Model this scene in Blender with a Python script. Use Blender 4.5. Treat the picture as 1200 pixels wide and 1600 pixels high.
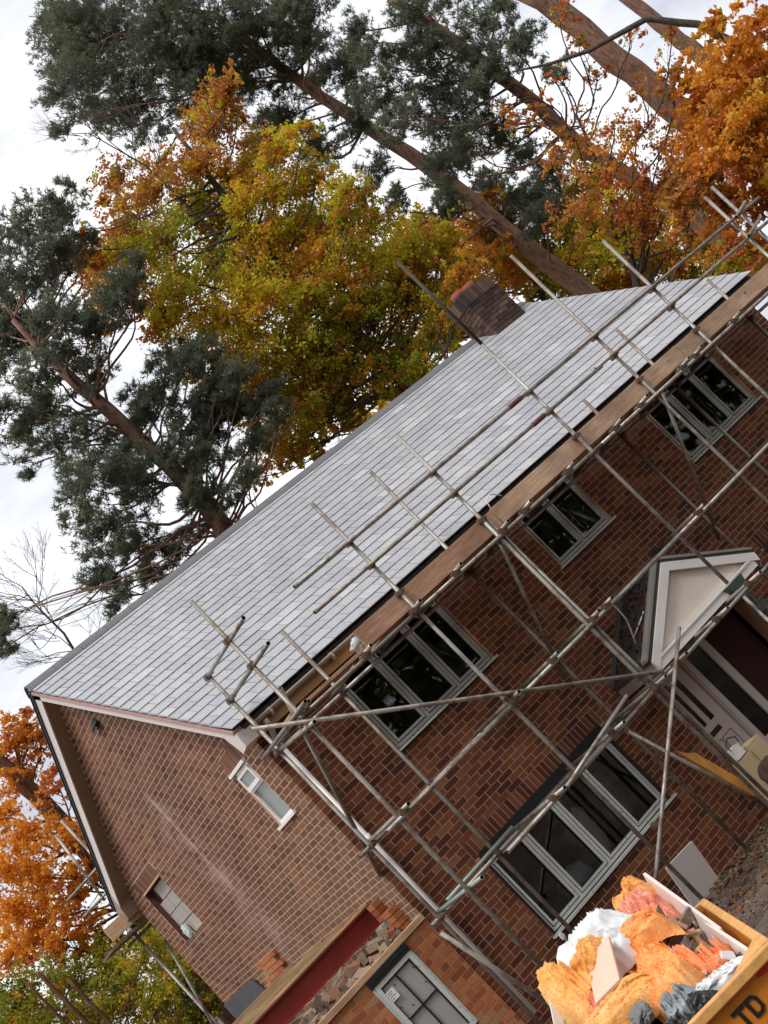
import bpy, bmesh, math, random
import numpy as np
from mathutils import Vector, Matrix, noise

for o in list(bpy.data.objects):
    bpy.data.objects.remove(o)
SC = bpy.context.scene
COL = SC.collection
R = math.radians

# ------------------------------------------------------------------ camera
cam = bpy.data.cameras.new('camera')
camo = bpy.data.objects.new('camera', cam)
COL.objects.link(camo)
cam.sensor_fit = 'VERTICAL'
cam.sensor_height = 36.0
cam.lens = 2365.8 / 1600 * 36.0
cam.clip_start = 0.1
cam.clip_end = 900
XR = Vector((0.64382889, -0.31136068, -0.69895557))
DN = Vector((-0.53815386, 0.46510647, -0.70289857))
FW = Vector((0.54394373, 0.82869204, 0.13188903))
CAMP = Vector((-6.669, -15.131, 3.31))
rot = Matrix((XR, -DN, -FW)).transposed()
camo.matrix_world = Matrix.Translation(CAMP) @ rot.to_4x4()
SC.camera = camo

# ------------------------------------------------------------------ world, sun, exposure
SUN_EL, SUN_AZ = 60, 238          # azimuth measured from +Y towards +X (sky texture convention)
world = bpy.data.worlds.new('World')
SC.world = world
world.use_nodes = True
nt = world.node_tree
bg = nt.nodes['Background']
sky = nt.nodes.new('ShaderNodeTexSky')
sky.sky_type = 'NISHITA'
sky.sun_disc = False
sky.sun_elevation = R(SUN_EL)
sky.sun_rotation = R(SUN_AZ)
sky.air_density = 1.0
sky.dust_density = 3.0
tc = nt.nodes.new('ShaderNodeTexCoord')
mp = nt.nodes.new('ShaderNodeMapping')
mp.inputs['Scale'].default_value = (1, 1, 2.6)
cl = nt.nodes.new('ShaderNodeTexNoise')
cl.inputs['Scale'].default_value = 3.2
cl.inputs['Detail'].default_value = 7
cl.inputs['Roughness'].default_value = 0.55
cr = nt.nodes.new('ShaderNodeValToRGB')
cr.color_ramp.elements[0].position = 0.36
cr.color_ramp.elements[0].color = (0.46, 0.48, 0.53, 1)
cr.color_ramp.elements[1].position = 0.60
cr.color_ramp.elements[1].color = (1.0, 1.0, 1.0, 1)
sc_ = nt.nodes.new('ShaderNodeMixRGB')
sc_.blend_type = 'MULTIPLY'
sc_.inputs[0].default_value = 1
sc_.inputs[2].default_value = (7.6, 7.6, 7.7, 1)
mx = nt.nodes.new('ShaderNodeMixRGB')
mx.inputs[0].default_value = 0.88
nt.links.new(tc.outputs['Generated'], mp.inputs['Vector'])
nt.links.new(mp.outputs[0], cl.inputs['Vector'])
nt.links.new(cl.outputs['Fac'], cr.inputs[0])
nt.links.new(cr.outputs[0], sc_.inputs[1])
nt.links.new(sky.outputs[0], mx.inputs[1])
nt.links.new(sc_.outputs[0], mx.inputs[2])
nt.links.new(mx.outputs[0], bg.inputs['Color'])
bg.inputs['Strength'].default_value = 0.12

sun = bpy.data.lights.new('sun', 'SUN')
sun.energy = 1.3
sun.angle = R(14)
sun.color = (1.0, 0.95, 0.88)
suno = bpy.data.objects.new('sun', sun)
COL.objects.link(suno)
sdir = Vector((math.sin(R(SUN_AZ)) * math.cos(R(SUN_EL)), math.cos(R(SUN_AZ)) * math.cos(R(SUN_EL)), math.sin(R(SUN_EL))))
suno.rotation_euler = sdir.to_track_quat('Z', 'Y').to_euler()
suno.location = (0, 0, 30)

SC.view_settings.view_transform = 'Standard'
SC.view_settings.look = 'None'
SC.view_settings.gamma = 1
SC.view_settings.exposure = 0.6
SC.view_settings.use_curve_mapping = False
SC.render.engine = 'CYCLES'
SC.cycles.max_bounces = 6
SC.cycles.transparent_max_bounces = 12
SC.cycles.caustics_reflective = False
SC.cycles.caustics_refractive = False

# ------------------------------------------------------------------ helpers
def cube_faces(b):
    return [(b, b+3, b+2, b+1), (b+4, b+5, b+6, b+7), (b, b+1, b+5, b+4), (b+1, b+2, b+6, b+5), (b+2, b+3, b+7, b+6), (b+3, b, b+4, b+7)]

class MB:
    def __init__(s):
        s.v = []; s.f = []; s.mi = []
    def add(s, vs, fs, m=0):
        b = len(s.v)
        s.v += [tuple(v) for v in vs]
        s.f += [tuple(i + b for i in f) for f in fs]
        s.mi += [m] * len(fs)
        return s
    def box(s, x0, x1, y0, y1, z0, z1, m=0):
        return s.add([(x0,y0,z0),(x1,y0,z0),(x1,y1,z0),(x0,y1,z0),(x0,y0,z1),(x1,y0,z1),(x1,y1,z1),(x0,y1,z1)],
                     [tuple(f) for f in cube_faces(0)], m)
    def obox(s, c, ax, ay, az, m=0):
        c, ax, ay, az = Vector(c), Vector(ax), Vector(ay), Vector(az)
        P = [c + a*ax + b*ay + d*az for d in (-1, 1) for a, b in ((-1,-1),(1,-1),(1,1),(-1,1))]
        return s.add(P, cube_faces(0), m)
    def prism(s, poly, vec, m=0):
        n = len(poly); vec = Vector(vec)
        P = [Vector(p) for p in poly]; Q = [p + vec for p in P]
        fs = [tuple(range(n))[::-1], tuple(range(n, 2*n))] + [(i, (i+1) % n, n + (i+1) % n, n + i) for i in range(n)]
        return s.add(P + Q, fs, m)
    def tube(s, pts, rad, n=8, m=0, cap=True):
        pts = [Vector(p) for p in pts]
        if not hasattr(rad, '__len__'): rad = [rad] * len(pts)
        base = len(s.v); prev = None
        for i, p in enumerate(pts):
            t = (pts[min(i+1, len(pts)-1)] - pts[max(i-1, 0)]).normalized()
            if prev is None:
                a = t.orthogonal().normalized()
            else:
                a = (prev - t * prev.dot(t)).normalized()
            prev = a; b = t.cross(a)
            for k in range(n):
                w = 2*math.pi*k/n
                s.v.append(tuple(p + (a*math.cos(w) + b*math.sin(w)) * rad[i]))
        for i in range(len(pts)-1):
            for k in range(n):
                s.f.append((base+i*n+k, base+i*n+(k+1) % n, base+(i+1)*n+(k+1) % n, base+(i+1)*n+k)); s.mi.append(m)
        if cap:
            s.f.append(tuple(base+k for k in range(n))[::-1]); s.mi.append(m)
            e = base+(len(pts)-1)*n
            s.f.append(tuple(e+k for k in range(n))); s.mi.append(m)
        return s
    def mesh(s, name, mats, smooth=False):
        me = bpy.data.meshes.new(name)
        me.from_pydata(s.v, [], s.f)
        for m in (mats if isinstance(mats, (list, tuple)) else [mats]): me.materials.append(m)
        if len(me.materials) > 1:
            me.polygons.foreach_set('material_index', s.mi)
        if smooth: me.polygons.foreach_set('use_smooth', [True]*len(me.polygons))
        me.update()
        return me
    def build(s, name, mats, parent=None, smooth=False, **kw):
        return link(name, s.mesh(name, mats, smooth), parent, **kw)

def link(name, data, parent=None, label=None, cat=None, group=None, kind=None, loc=None):
    o = bpy.data.objects.new(name, data)
    COL.objects.link(o)
    if parent is not None: o.parent = parent
    if loc is not None: o.location = loc
    if label: o['label'] = label
    if cat: o['category'] = cat
    if group: o['group'] = group
    if kind: o['kind'] = kind
    return o

def thing(name, label, cat, group=None, loc=(0, 0, 0)):
    return link(name, None, None, label, cat, group, None, loc)

def bevel(o, w=0.004, seg=1):
    m = o.modifiers.new('edge', 'BEVEL'); m.width = w; m.segments = seg; m.limit_method = 'ANGLE'
    return o

# ------------------------------------------------------------------ materials
def new_mat(name):
    m = bpy.data.materials.new(name); m.use_nodes = True
    nt = m.node_tree
    return m, nt, nt.nodes['Principled BSDF']

def N(nt, t, **kw):
    n = nt.nodes.new(t)
    for k, v in kw.items(): setattr(n, k, v)
    return n

def ramp(nt, stops, interp='LINEAR'):
    r = nt.nodes.new('ShaderNodeValToRGB'); cr = r.color_ramp
    cr.interpolation = interp
    while len(cr.elements) > 1: cr.elements.remove(cr.elements[-1])
    cr.elements[0].position = stops[0][0]; cr.elements[0].color = (*stops[0][1], 1)
    for p, c in stops[1:]:
        e = cr.elements.new(p); e.color = (*c, 1)
    return r

def island_rand(nt, objrand=True):
    g = N(nt, 'ShaderNodeNewGeometry')
    if not objrand: return g.outputs['Random Per Island']
    oi = N(nt, 'ShaderNodeObjectInfo')
    a = N(nt, 'ShaderNodeMath', operation='ADD')
    f = N(nt, 'ShaderNodeMath', operation='FRACT')
    nt.links.new(g.outputs['Random Per Island'], a.inputs[0])
    nt.links.new(oi.outputs['Random'], a.inputs[1])
    nt.links.new(a.outputs[0], f.inputs[0])
    return f.outputs[0]

def world_pos(nt):
    return N(nt, 'ShaderNodeNewGeometry').outputs['Position']

def noise_n(nt, scale, detail=4, vec=None, rough=0.55):
    n = N(nt, 'ShaderNodeTexNoise')
    n.inputs['Scale'].default_value = scale
    n.inputs['Detail'].default_value = detail
    n.inputs['Roughness'].default_value = rough
    nt.links.new(vec if vec is not None else world_pos(nt), n.inputs['Vector'])
    return n.outputs['Fac']

def mixc(nt, fac, a, b, mode='MIX'):
    m = N(nt, 'ShaderNodeMixRGB', blend_type=mode)
    for i, x in ((0, fac), (1, a), (2, b)):
        if isinstance(x, (int, float)): m.inputs[i].default_value = x
        elif isinstance(x, tuple): m.inputs[i].default_value = (*x, 1)
        else: nt.links.new(x, m.inputs[i])
    return m.outputs[0]

def maprange(nt, v, a, b, c=0.0, d=1.0):
    m = N(nt, 'ShaderNodeMapRange')
    nt.links.new(v, m.inputs[0])
    for i, x in enumerate((a, b, c, d)): m.inputs[i+1].default_value = x
    return m.outputs[0]

def bump(nt, b, h, strength=0.3, dist=0.01):
    n = N(nt, 'ShaderNodeBump')
    n.inputs['Strength'].default_value = strength
    n.inputs['Distance'].default_value = dist
    nt.links.new(h, n.inputs['Height']); nt.links.new(n.outputs[0], b.inputs['Normal'])

def simple(name, col, rough=0.6, metal=0.0, var=0.25, scale=8, bmp=0.15, fine=60, spec=0.5):
    m, nt, b = new_mat(name)
    n = noise_n(nt, scale, 6)
    c = mixc(nt, n, tuple(x*(1-var) for x in col), tuple(min(1, x*(1+var)) for x in col))
    nt.links.new(c, b.inputs['Base Color'])
    b.inputs['Roughness'].default_value = rough
    b.inputs['Metallic'].default_value = metal
    b.inputs['Specular IOR Level'].default_value = spec
    if bmp: bump(nt, b, noise_n(nt, fine, 3), bmp, 0.004)
    return m

def brick_mat(name, stops, stain=None, bright=1.0):
    m, nt, b = new_mat(name)
    rp = ramp(nt, stops)
    nt.links.new(island_rand(nt), rp.inputs[0])
    c = rp.outputs[0]
    n1 = noise_n(nt, 55, 4)
    c = mixc(nt, 1.0, c, ramp_out(nt, n1, [(0.3, (.72, .72, .72)), (0.7, (1.25, 1.22, 1.2))]), 'MULTIPLY')
    n2 = noise_n(nt, 0.9, 4)
    c = mixc(nt, 1.0, c, ramp_out(nt, n2, [(0.35, (.78, .76, .76)), (0.65, (1.2, 1.18, 1.1))]), 'MULTIPLY')
    if stain: c = stain(nt, c)
    nt.links.new(c, b.inputs['Base Color'])
    b.inputs['Roughness'].default_value = 0.88
    bump(nt, b, noise_n(nt, 120, 3), 0.5, 0.004)
    return m

def ramp_out(nt, fac, stops):
    r = ramp(nt, stops); nt.links.new(fac, r.inputs[0]); return r.outputs[0]

def sepxyz(nt):
    s = N(nt, 'ShaderNodeSeparateXYZ'); nt.links.new(world_pos(nt), s.inputs[0]); return s.outputs

def mth(nt, op, a, b=None, clamp=False):
    m = N(nt, 'ShaderNodeMath', operation=op); m.use_clamp = clamp
    for i, x in ((0, a), (1, b)):
        if x is None: continue
        if isinstance(x, (int, float)): m.inputs[i].default_value = x
        else: nt.links.new(x, m.inputs[i])
    return m.outputs[0]

def gable_stain(nt, c):
    # pale salt bloom running down the gable where a flue was, and a tan weathered band near the corner
    x, y, z = sepxyz(nt)
    d = mth(nt, 'ABSOLUTE', mth(nt, 'SUBTRACT', y, 3.75))
    band = maprange(nt, d, 0.05, 0.75, 1, 0)
    hz = maprange(nt, z, 5.6, 5.0, 0, 1)
    k = mth(nt, 'MULTIPLY', band, hz)
    k = mth(nt, 'MULTIPLY', k, maprange(nt, noise_n(nt, 2.6, 5), 0.42, 0.7, 0.0, 0.95), True)
    on = maprange(nt, x, 0.02, 0.05, 1, 0)
    k = mth(nt, 'MULTIPLY', k, on)
    c = mixc(nt, k, c, (0.36, 0.25, 0.23))
    thin = maprange(nt, mth(nt, 'ABSOLUTE', mth(nt, 'SUBTRACT', y, 3.66)), 0.02, 0.07, 1, 0)
    k2 = mth(nt, 'MULTIPLY', mth(nt, 'MULTIPLY', thin, maprange(nt, z, 5.55, 5.35, 0, 1)), maprange(nt, noise_n(nt, 6, 3), 0.35, 0.6, 0.1, 0.8), True)
    k2 = mth(nt, 'MULTIPLY', mth(nt, 'MULTIPLY', k2, on), maprange(nt, z, 3.7, 4.2, 0, 1))
    c = mixc(nt, k2, c, (0.50, 0.38, 0.33))
    tan = maprange(nt, mth(nt, 'ADD', mth(nt, 'MULTIPLY', y, 0.30), z), 2.6, 4.7, 0.55, 0.0)
    tan = mth(nt, 'MULTIPLY', tan, on)
    c = mixc(nt, tan, c, (0.21, 0.135, 0.075))
    return c

STK = [(0.0, (.060, .016, .009)), (0.2, (.105, .029, .015)), (0.5, (.155, .044, .020)), (0.78, (.18, .056, .024)), (0.93, (.19, .076, .031)), (1.0, (.22, .10, .042))]
STG = [(0.0, (.085, .032, .019)), (0.15, (.12, .045, .026)), (0.5, (.165, .068, .038)), (0.85, (.185, .084, .047)), (1.0, (.20, .108, .06))]
M_BRICK = brick_mat('front_brick', STK)
M_BRICKG = brick_mat('gable_brick', STG, gable_stain)
M_BRICKO = brick_mat('new_orange_brick', [(0.0, (.26, .07, .028)), (0.4, (.38, .115, .042)), (0.8, (.46, .17, .06)), (1.0, (.34, .20, .10))])
M_MORTAR = simple('mortar', (.64, .42, .28), 0.95, var=0.25, scale=5, bmp=0.3)
M_MORTARF = simple('front_mortar', (.47, .26, .16), 0.95, var=0.3, scale=4, bmp=0.3)
M_CHIM = brick_mat('chimney_brick', [(0.0, (.030, .020, .017)), (0.5, (.075, .042, .033)), (1.0, (.16, .09, .065))])
M_WHITE = simple('white_upvc', (.84, .80, .77), 0.35, var=0.06, scale=5, bmp=0.02)
M_BARGE = simple('white_bargeboard', (.70, .63, .59), 0.5, var=0.1, scale=4, bmp=0.05)
M_SOFFIT = simple('soffit_board', (.34, .26, .20), 0.6, var=0.12, scale=3, bmp=0.05)
M_BLACK = simple('black_rubber', (.012, .012, .014), 0.5, var=0.2, bmp=0.02)
M_FELT = simple('black_felt', (.02, .02, .025), 0.8, var=0.3, bmp=0.2)
M_PIPE = simple('white_pipe', (.82, .78, .76), 0.35, var=0.06, scale=4, bmp=0.0)
M_GUTTER = simple('brown_gutter', (.33, .25, .20), 0.4, var=0.2, scale=3)
M_FASCIA = simple('tan_fascia', (.42, .24, .10), 0.6, var=0.25, scale=3)
M_STEEL = simple('red_oxide_steel', (.24, .026, .018), 0.45, var=0.35, scale=4, bmp=0.1)
M_DARKIN = simple('painted_shade_black', (.012, .011, .010), 0.9, var=0.4, scale=3)  # near-black colour stands for the shade in the rooms and under the porch
M_BLOCK = simple('concrete_block_face', (.40, .37, .33), 0.95, var=0.2, scale=9, bmp=0.6)
M_GREEN = simple('green_plastic', (.045, .075, .06), 0.45, var=0.3, scale=6)
M_LEAD = simple('lead_flashing', (.085, .095, .085), 0.6, var=0.3, scale=6)
M_MOSSFELT = simple('porch_felt', (.055, .05, .045), 0.95, var=0.5, scale=14, bmp=0.5)
M_GREYSHEET = simple('grey_membrane', (.06, .063, .066), 0.6, var=0.35, scale=4, bmp=0.3)
M_POT = simple('clay_pot', (.28, .07, .04), 0.8, var=0.2)

def frame_mat(name='taped_window_frame', k0=1.0):
    # pale foiled frame with dotted protective tape
    m, nt, b = new_mat(name)
    v = N(nt, 'ShaderNodeTexVoronoi'); v.inputs['Scale'].default_value = 16
    nt.links.new(world_pos(nt), v.inputs['Vector'])
    k = maprange(nt, v.outputs['Distance'], 0.10, 0.16, 0.85, 0)
    n = noise_n(nt, 3, 4)
    c = mixc(nt, n, (.50*k0, .51*k0, .48*k0), (.72*k0, .73*k0, .69*k0))
    c = mixc(nt, k, c, (.06, .07, .07))
    nt.links.new(c, b.inputs['Base Color']); b.inputs['Roughness'].default_value = 0.5
    return m
M_FRAME = frame_mat()
M_FRAMEU = frame_mat('shaded_taped_frame', .62)  # darker copy of the frame, shade of the upper windows put into its colour

def glass_mat(name, tint=(.85, .9, .92), rough=0.02, refl=1.0):
    m, nt, b = new_mat(name)
    out = nt.nodes['Material Output']
    fr = N(nt, 'ShaderNodeFresnel'); fr.inputs['IOR'].default_value = 1.5
    fk = mth(nt, 'MULTIPLY', fr.outputs[0], 1.15 * refl, True)
    gl = N(nt, 'ShaderNodeBsdfGlossy'); gl.inputs['Roughness'].default_value = rough
    tr = N(nt, 'ShaderNodeBsdfTransparent'); tr.inputs['Color'].default_value = (*tint, 1)
    bp = N(nt, 'ShaderNodeBump'); bp.inputs['Strength'].default_value = 0.05; bp.inputs['Distance'].default_value = 0.02
    nt.links.new(noise_n(nt, 2.2, 2), bp.inputs['Height']); nt.links.new(bp.outputs[0], gl.inputs['Normal'])
    ms = N(nt, 'ShaderNodeMixShader')
    nt.links.new(fk, ms.inputs[0]); nt.links.new(tr.outputs[0], ms.inputs[1]); nt.links.new(gl.outputs[0], ms.inputs[2])
    nt.links.new(ms.outputs[0], out.inputs['Surface'])
    return m
M_GLASS = glass_mat('window_glass')
M_DGLASS = glass_mat('dark_door_glass', (.10, .11, .12))
M_OBSC = simple('obscured_grey_glass', (.20, .22, .22), 0.25, var=0.25, scale=3, bmp=0.05)

def slate_mat():
    m, nt, b = new_mat('roof_slate')
    rp = ramp(nt, [(0, (.35, .36, .382)), (.5, (.40, .408, .426)), (.9, (.43, .435, .45)), (1, (.49, .492, .50))])
    nt.links.new(island_rand(nt), rp.inputs[0])
    n1 = noise_n(nt, 22, 5)
    c = mixc(nt, 1.0, rp.outputs[0], ramp_out(nt, n1, [(0.3, (.90, .90, .91)), (0.72, (1.10, 1.10, 1.09))]), 'MULTIPLY')
    c = mixc(nt, 1.0, c, ramp_out(nt, noise_n(nt, 0.7, 4), [(0.3, (.93, .94, .95)), (0.7, (1.06, 1.05, 1.05))]), 'MULTIPLY')
    nt.links.new(c, b.inputs['Base Color'])
    nt.links.new(maprange(nt, noise_n(nt, 9, 3), 0.3, 0.7, 0.30, 0.46), b.inputs['Roughness'])
    bump(nt, b, noise_n(nt, 45, 5), 0.35, 0.004)
    return m
M_SLATE = slate_mat()
M_RIDGE = simple('ridge_tile_clay', (.13, .13, .135), 0.6, var=0.25, scale=6)

def galv():
    m, nt, b = new_mat('galvanised_tube')
    oi = N(nt, 'ShaderNodeObjectInfo')
    base = ramp_out(nt, oi.outputs['Random'], [(0, (.24, .21, .175)), (.35, (.36, .33, .29)), (.7, (.42, .395, .35)), (1, (.25, .25, .225))])
    n = noise_n(nt, 7, 6)
    c = mixc(nt, maprange(nt, n, 0.47, 0.60, 0, 0.75), base, (.17, .115, .08))
    n2 = noise_n(nt, 40, 3)
    c = mixc(nt, maprange(nt, n2, 0.6, 0.75, 0, 0.5), c, (.55, .53, .5))
    nt.links.new(c, b.inputs['Base Color'])
    b.inputs['Metallic'].default_value = 0.45
    nt.links.new(maprange(nt, n, 0.3, 0.7, 0.38, 0.62), b.inputs['Roughness'])
    bump(nt, b, n2, 0.1, 0.002)
    return m
M_GALV = galv()
M_TUBEIN = simple('tube_inside', (.03, .028, .025), 0.8, bmp=0)  # dark colour stands for the unlit hollow of the tube ends
M_COUPLER = simple('rusty_coupler', (.17, .11, .085), 0.55, metal=0.5, var=0.45, scale=12, bmp=0.2)
M_SLEEVE = simple('red_sleeve', (.15, .05, .045), 0.5, metal=0.4, var=0.3, scale=12)

def wood(name, a, b_, scale=3.0, axis=0, rough=0.75, knots=True):
    m, nt, b = new_mat(name)
    mpn = N(nt, 'ShaderNodeMapping')
    s = [14, 14, 14]; s[axis] = 1.2
    mpn.inputs['Scale'].default_value = s
    nt.links.new(world_pos(nt), mpn.inputs['Vector'])
    n = noise_n(nt, scale, 6, mpn.outputs[0])
    c = ramp_out(nt, n, [(0.3, a), (0.52, tuple((x+y)/2 for x, y in zip(a, b_))), (0.7, b_)])
    c = mixc(nt, 1.0, c, ramp_out(nt, noise_n(nt, 1.6, 4), [(0.35, (.72, .70, .68)), (0.65, (1.15, 1.13, 1.1))]), 'MULTIPLY')
    if knots:
        v = N(nt, 'ShaderNodeTexVoronoi'); v.inputs['Scale'].default_value = 2.6
        nt.links.new(world_pos(nt), v.inputs['Vector'])
        c = mixc(nt, maprange(nt, v.outputs['Distance'], 0.03, 0.10, 0.75, 0), c, (.05, .025, .015))
    nt.links.new(c, b.inputs['Base Color']); b.inputs['Roughness'].default_value = rough
    bump(nt, b, n, 0.25, 0.004)
    return m
M_BOARD = wood('scaffold_board_wood', (.44, .28, .18), (.66, .46, .32))
M_BOARDR = wood('reddish_board_wood', (.34, .175, .105), (.60, .36, .24))
M_TIMBER = wood('pale_new_timber', (.42, .30, .14), (.66, .50, .27), knots=False)
M_PLATE = wood('wall_plate_timber', (.38, .23, .13), (.60, .40, .24), knots=False)
M_PLANK = wood('orange_plank', (.62, .26, .05), (.80, .40, .10), axis=2, knots=False)
M_OLDWOOD = wood('old_grey_wood', (.13, .095, .07), (.28, .215, .16), axis=1)
M_PLY = wood('brown_ply', (.27, .12, .045), (.42, .21, .09), axis=1, knots=False)
M_CARD = simple('beige_card', (.55, .42, .24), 0.85, var=0.12, scale=4)
M_PLASTERB = simple('plasterboard_face', (.74, .66, .60), 0.85, var=0.08, scale=3, bmp=0.08)
M_WPANEL = simple('white_panel', (.66, .60, .57), 0.7, var=0.08, scale=3, bmp=0.1)

def plastic(name, col, rough=0.35, sc=9):
    m, nt, b = new_mat(name)
    n = noise_n(nt, sc, 6)
    c = mixc(nt, n, tuple(x*0.8 for x in col), tuple(min(1, x*1.15) for x in col))
    nt.links.new(c, b.inputs['Base Color']); b.inputs['Roughness'].default_value = rough
    bump(nt, b, noise_n(nt, sc*1.5, 3), 0.35, 0.015)
    return m
M_WPLAST = plastic('white_sheet_plastic', (.78, .80, .81))
M_BPLAST = plastic('black_sheet_plastic', (.03, .03, .033))
M_GPLAST = plastic('grey_blue_plastic', (.30, .34, .37))

def insul(name, a, b_, c_):
    m, nt, b = new_mat(name)
    n = noise_n(nt, 6, 6, rough=0.6)
    c = ramp_out(nt, n, [(0.30, c_), (0.42, a), (0.64, b_)])
    v = noise_n(nt, 70, 4, rough=0.8)
    c = mixc(nt, 1.0, c, ramp_out(nt, v, [(0.35, (.82, .79, .76)), (0.62, (1.2, 1.18, 1.15))]), 'MULTIPLY')
    nt.links.new(c, b.inputs['Base Color']); b.inputs['Roughness'].default_value = 0.95
    b.inputs['Specular IOR Level'].default_value = 0.1
    bump(nt, b, mth(nt, 'ADD', v, noise_n(nt, 24, 5)), 0.45, 0.01)
    return m
M_INS_O = insul('orange_glasswool', (.95, .36, .10), (.98, .52, .22), (.75, .18, .04))
M_INS_Y = insul('mustard_glasswool', (.90, .44, .13), (.94, .58, .26), (.56, .22, .05))
M_INS_P = insul('pink_glasswool', (.92, .36, .24), (.97, .52, .40), (.62, .17, .11))
M_INS_S = insul('salmon_glasswool', (.93, .30, .12), (.97, .46, .25), (.62, .14, .05))

M_SKIP = simple('yellow_skip_paint', (.60, .19, .012), 0.5, var=0.22, scale=7, bmp=0.15)
M_SKIPRIM = simple('worn_yellow_rim', (.72, .36, .11), 0.6, var=0.45, scale=14, bmp=0.3)
M_LETTER = simple('black_lettering', (.012, .010, .010), 0.5, bmp=0)
M_REDREF = simple('red_reflective_tape', (.60, .02, .015), 0.35, var=0.1, bmp=0)

def bark(name, a, b_, sc=6):
    m, nt, b = new_mat(name)
    mpn = N(nt, 'ShaderNodeMapping'); mpn.inputs['Scale'].default_value = (3, 3, .8)
    nt.links.new(world_pos(nt), mpn.inputs['Vector'])
    n = noise_n(nt, sc, 8, mpn.outputs[0], 0.7)
    c = ramp_out(nt, n, [(0.33, a), (0.6, b_)])
    z = sepxyz(nt)[2]
    nt.links.new(c, b.inputs['Base Color']); b.inputs['Roughness'].default_value = 0.95
    bump(nt, b, n, 0.8, 0.05)
    return m
M_PINEBARK = bark('pine_bark', (.10, .058, .042), (.34, .19, .13))
M_GREYBARK = bark('grey_bark', (.035, .028, .024), (.12, .10, .085))
M_BROWNBARK = bark('brown_bark', (.06, .025, .014), (.19, .085, .045))

def leaf_mat(name, stops, trans=0.45, sc=0.35):
    m, nt, b = new_mat(name)
    out = nt.nodes['Material Output']
    r_ = island_rand(nt, False)
    n = noise_n(nt, sc, 4)
    k = mth(nt, 'ADD', mth(nt, 'MULTIPLY', r_, 0.45), mth(nt, 'MULTIPLY', maprange(nt, n, 0.3, 0.7), 0.55))
    c = ramp_out(nt, k, stops)
    nt.links.new(c, b.inputs['Base Color']); b.inputs['Roughness'].default_value = 0.55
    b.inputs['Specular IOR Level'].default_value = 0.25
    t = N(nt, 'ShaderNodeBsdfTranslucent')
    nt.links.new(mixc(nt, 1.0, c, (1.25, 1.2, 0.9), 'MULTIPLY'), t.inputs['Color'])
    ms = N(nt, 'ShaderNodeMixShader'); ms.inputs[0].default_value = trans
    nt.links.new(b.outputs[0], ms.inputs[1]); nt.links.new(t.outputs[0], ms.inputs[2])
    nt.links.new(ms.outputs[0], out.inputs['Surface'])
    return m
L_RUST = leaf_mat('rust_leaves', [(0, (.20, .15, .04)), (.35, (.40, .19, .05)), (.65, (.56, .23, .055)), (1, (.68, .32, .08))])
L_OLIVE = leaf_mat('olive_gold_leaves', [(0, (.12, .19, .025)), (.35, (.34, .37, .035)), (.62, (.64, .54, .04)), (.85, (.84, .62, .045)), (1, (.86, .58, .055))], 0.55)
L_GOLD = leaf_mat('gold_leaves', [(0, (.42, .24, .03)), (.5, (.70, .38, .045)), (1, (.84, .52, .08))])
L_ORANGE = leaf_mat('orange_leaves', [(0, (.42, .15, .03)), (.4, (.72, .30, .04)), (.75, (.84, .44, .055)), (1, (.92, .60, .10))])
L_RED = leaf_mat('red_leaves', [(0, (.30, .085, .05)), (.45, (.58, .19, .075)), (.8, (.70, .30, .08)), (1, (.80, .42, .09))])
L_GREEN = leaf_mat('green_leaves', [(0, (.03, .055, .012)), (.5, (.09, .12, .02)), (1, (.25, .24, .03))])
L_LIME = leaf_mat('yellow_green_leaves', [(0, (.11, .14, .02)), (.45, (.30, .31, .03)), (.8, (.54, .48, .05)), (1, (.66, .44, .06))])
L_PINE = leaf_mat('pine_needles', [(0, (.085, .105, .075)), (.5, (.14, .165, .115)), (1, (.24, .25, .16))], 0.325, 0.8)

def ground_mat():
    m, nt, b = new_mat('bare_soil')
    n = noise_n(nt, 1.2, 8, rough=0.65)
    c = ramp_out(nt, n, [(0.3, (.05, .035, .026)), (0.5, (.11, .082, .062)), (0.7, (.19, .15, .12))])
    n2 = noise_n(nt, 30, 4)
    c = mixc(nt, 1, c, ramp_out(nt, n2, [(0.3, (.7, .7, .7)), (0.7, (1.25, 1.2, 1.2))]), 'MULTIPLY')
    nt.links.new(c, b.inputs['Base Color']); b.inputs['Roughness'].default_value = 0.95
    bump(nt, b, mth(nt, 'ADD', n, n2), 0.8, 0.03)
    return m
M_SOIL = ground_mat()

# ------------------------------------------------------------------ ground
def ground_z(x, y):
    base = 0.0
    if y < -1.5: base += min(0.11 * (-1.5 - y), 1.6)
    if y < -0.2 or x < -0.5 or x > 11: base += 0.05 * noise.noise(Vector((x*0.8, y*0.8, 0.3))) + 0.02 * noise.noise(Vector((x*3, y*3, 4)))
    return base - 0.02
def make_ground():
    xs = list(np.concatenate([[-400, -150, -60, -30], np.arange(-16, 22.1, 0.35), [30, 50, 90, 200, 400]]))
    ys = list(np.concatenate([[-400, -150, -60, -35], np.arange(-22, 16.1, 0.35), [25, 40, 70, 150, 400]]))
    v = [(x, y, ground_z(x, y)) for y in ys for x in xs]
    nx = len(xs)
    f = [(j*nx+i, j*nx+i+1, (j+1)*nx+i+1, (j+1)*nx+i) for j in range(len(ys)-1) for i in range(nx-1)]
    MB().add(v, f).build('ground', M_SOIL, smooth=True, kind='structure')
make_ground()

# ------------------------------------------------------------------ brickwork
CO, BL, JT = 0.075, 0.225, 0.0115
rng = random.Random(11)

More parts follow.
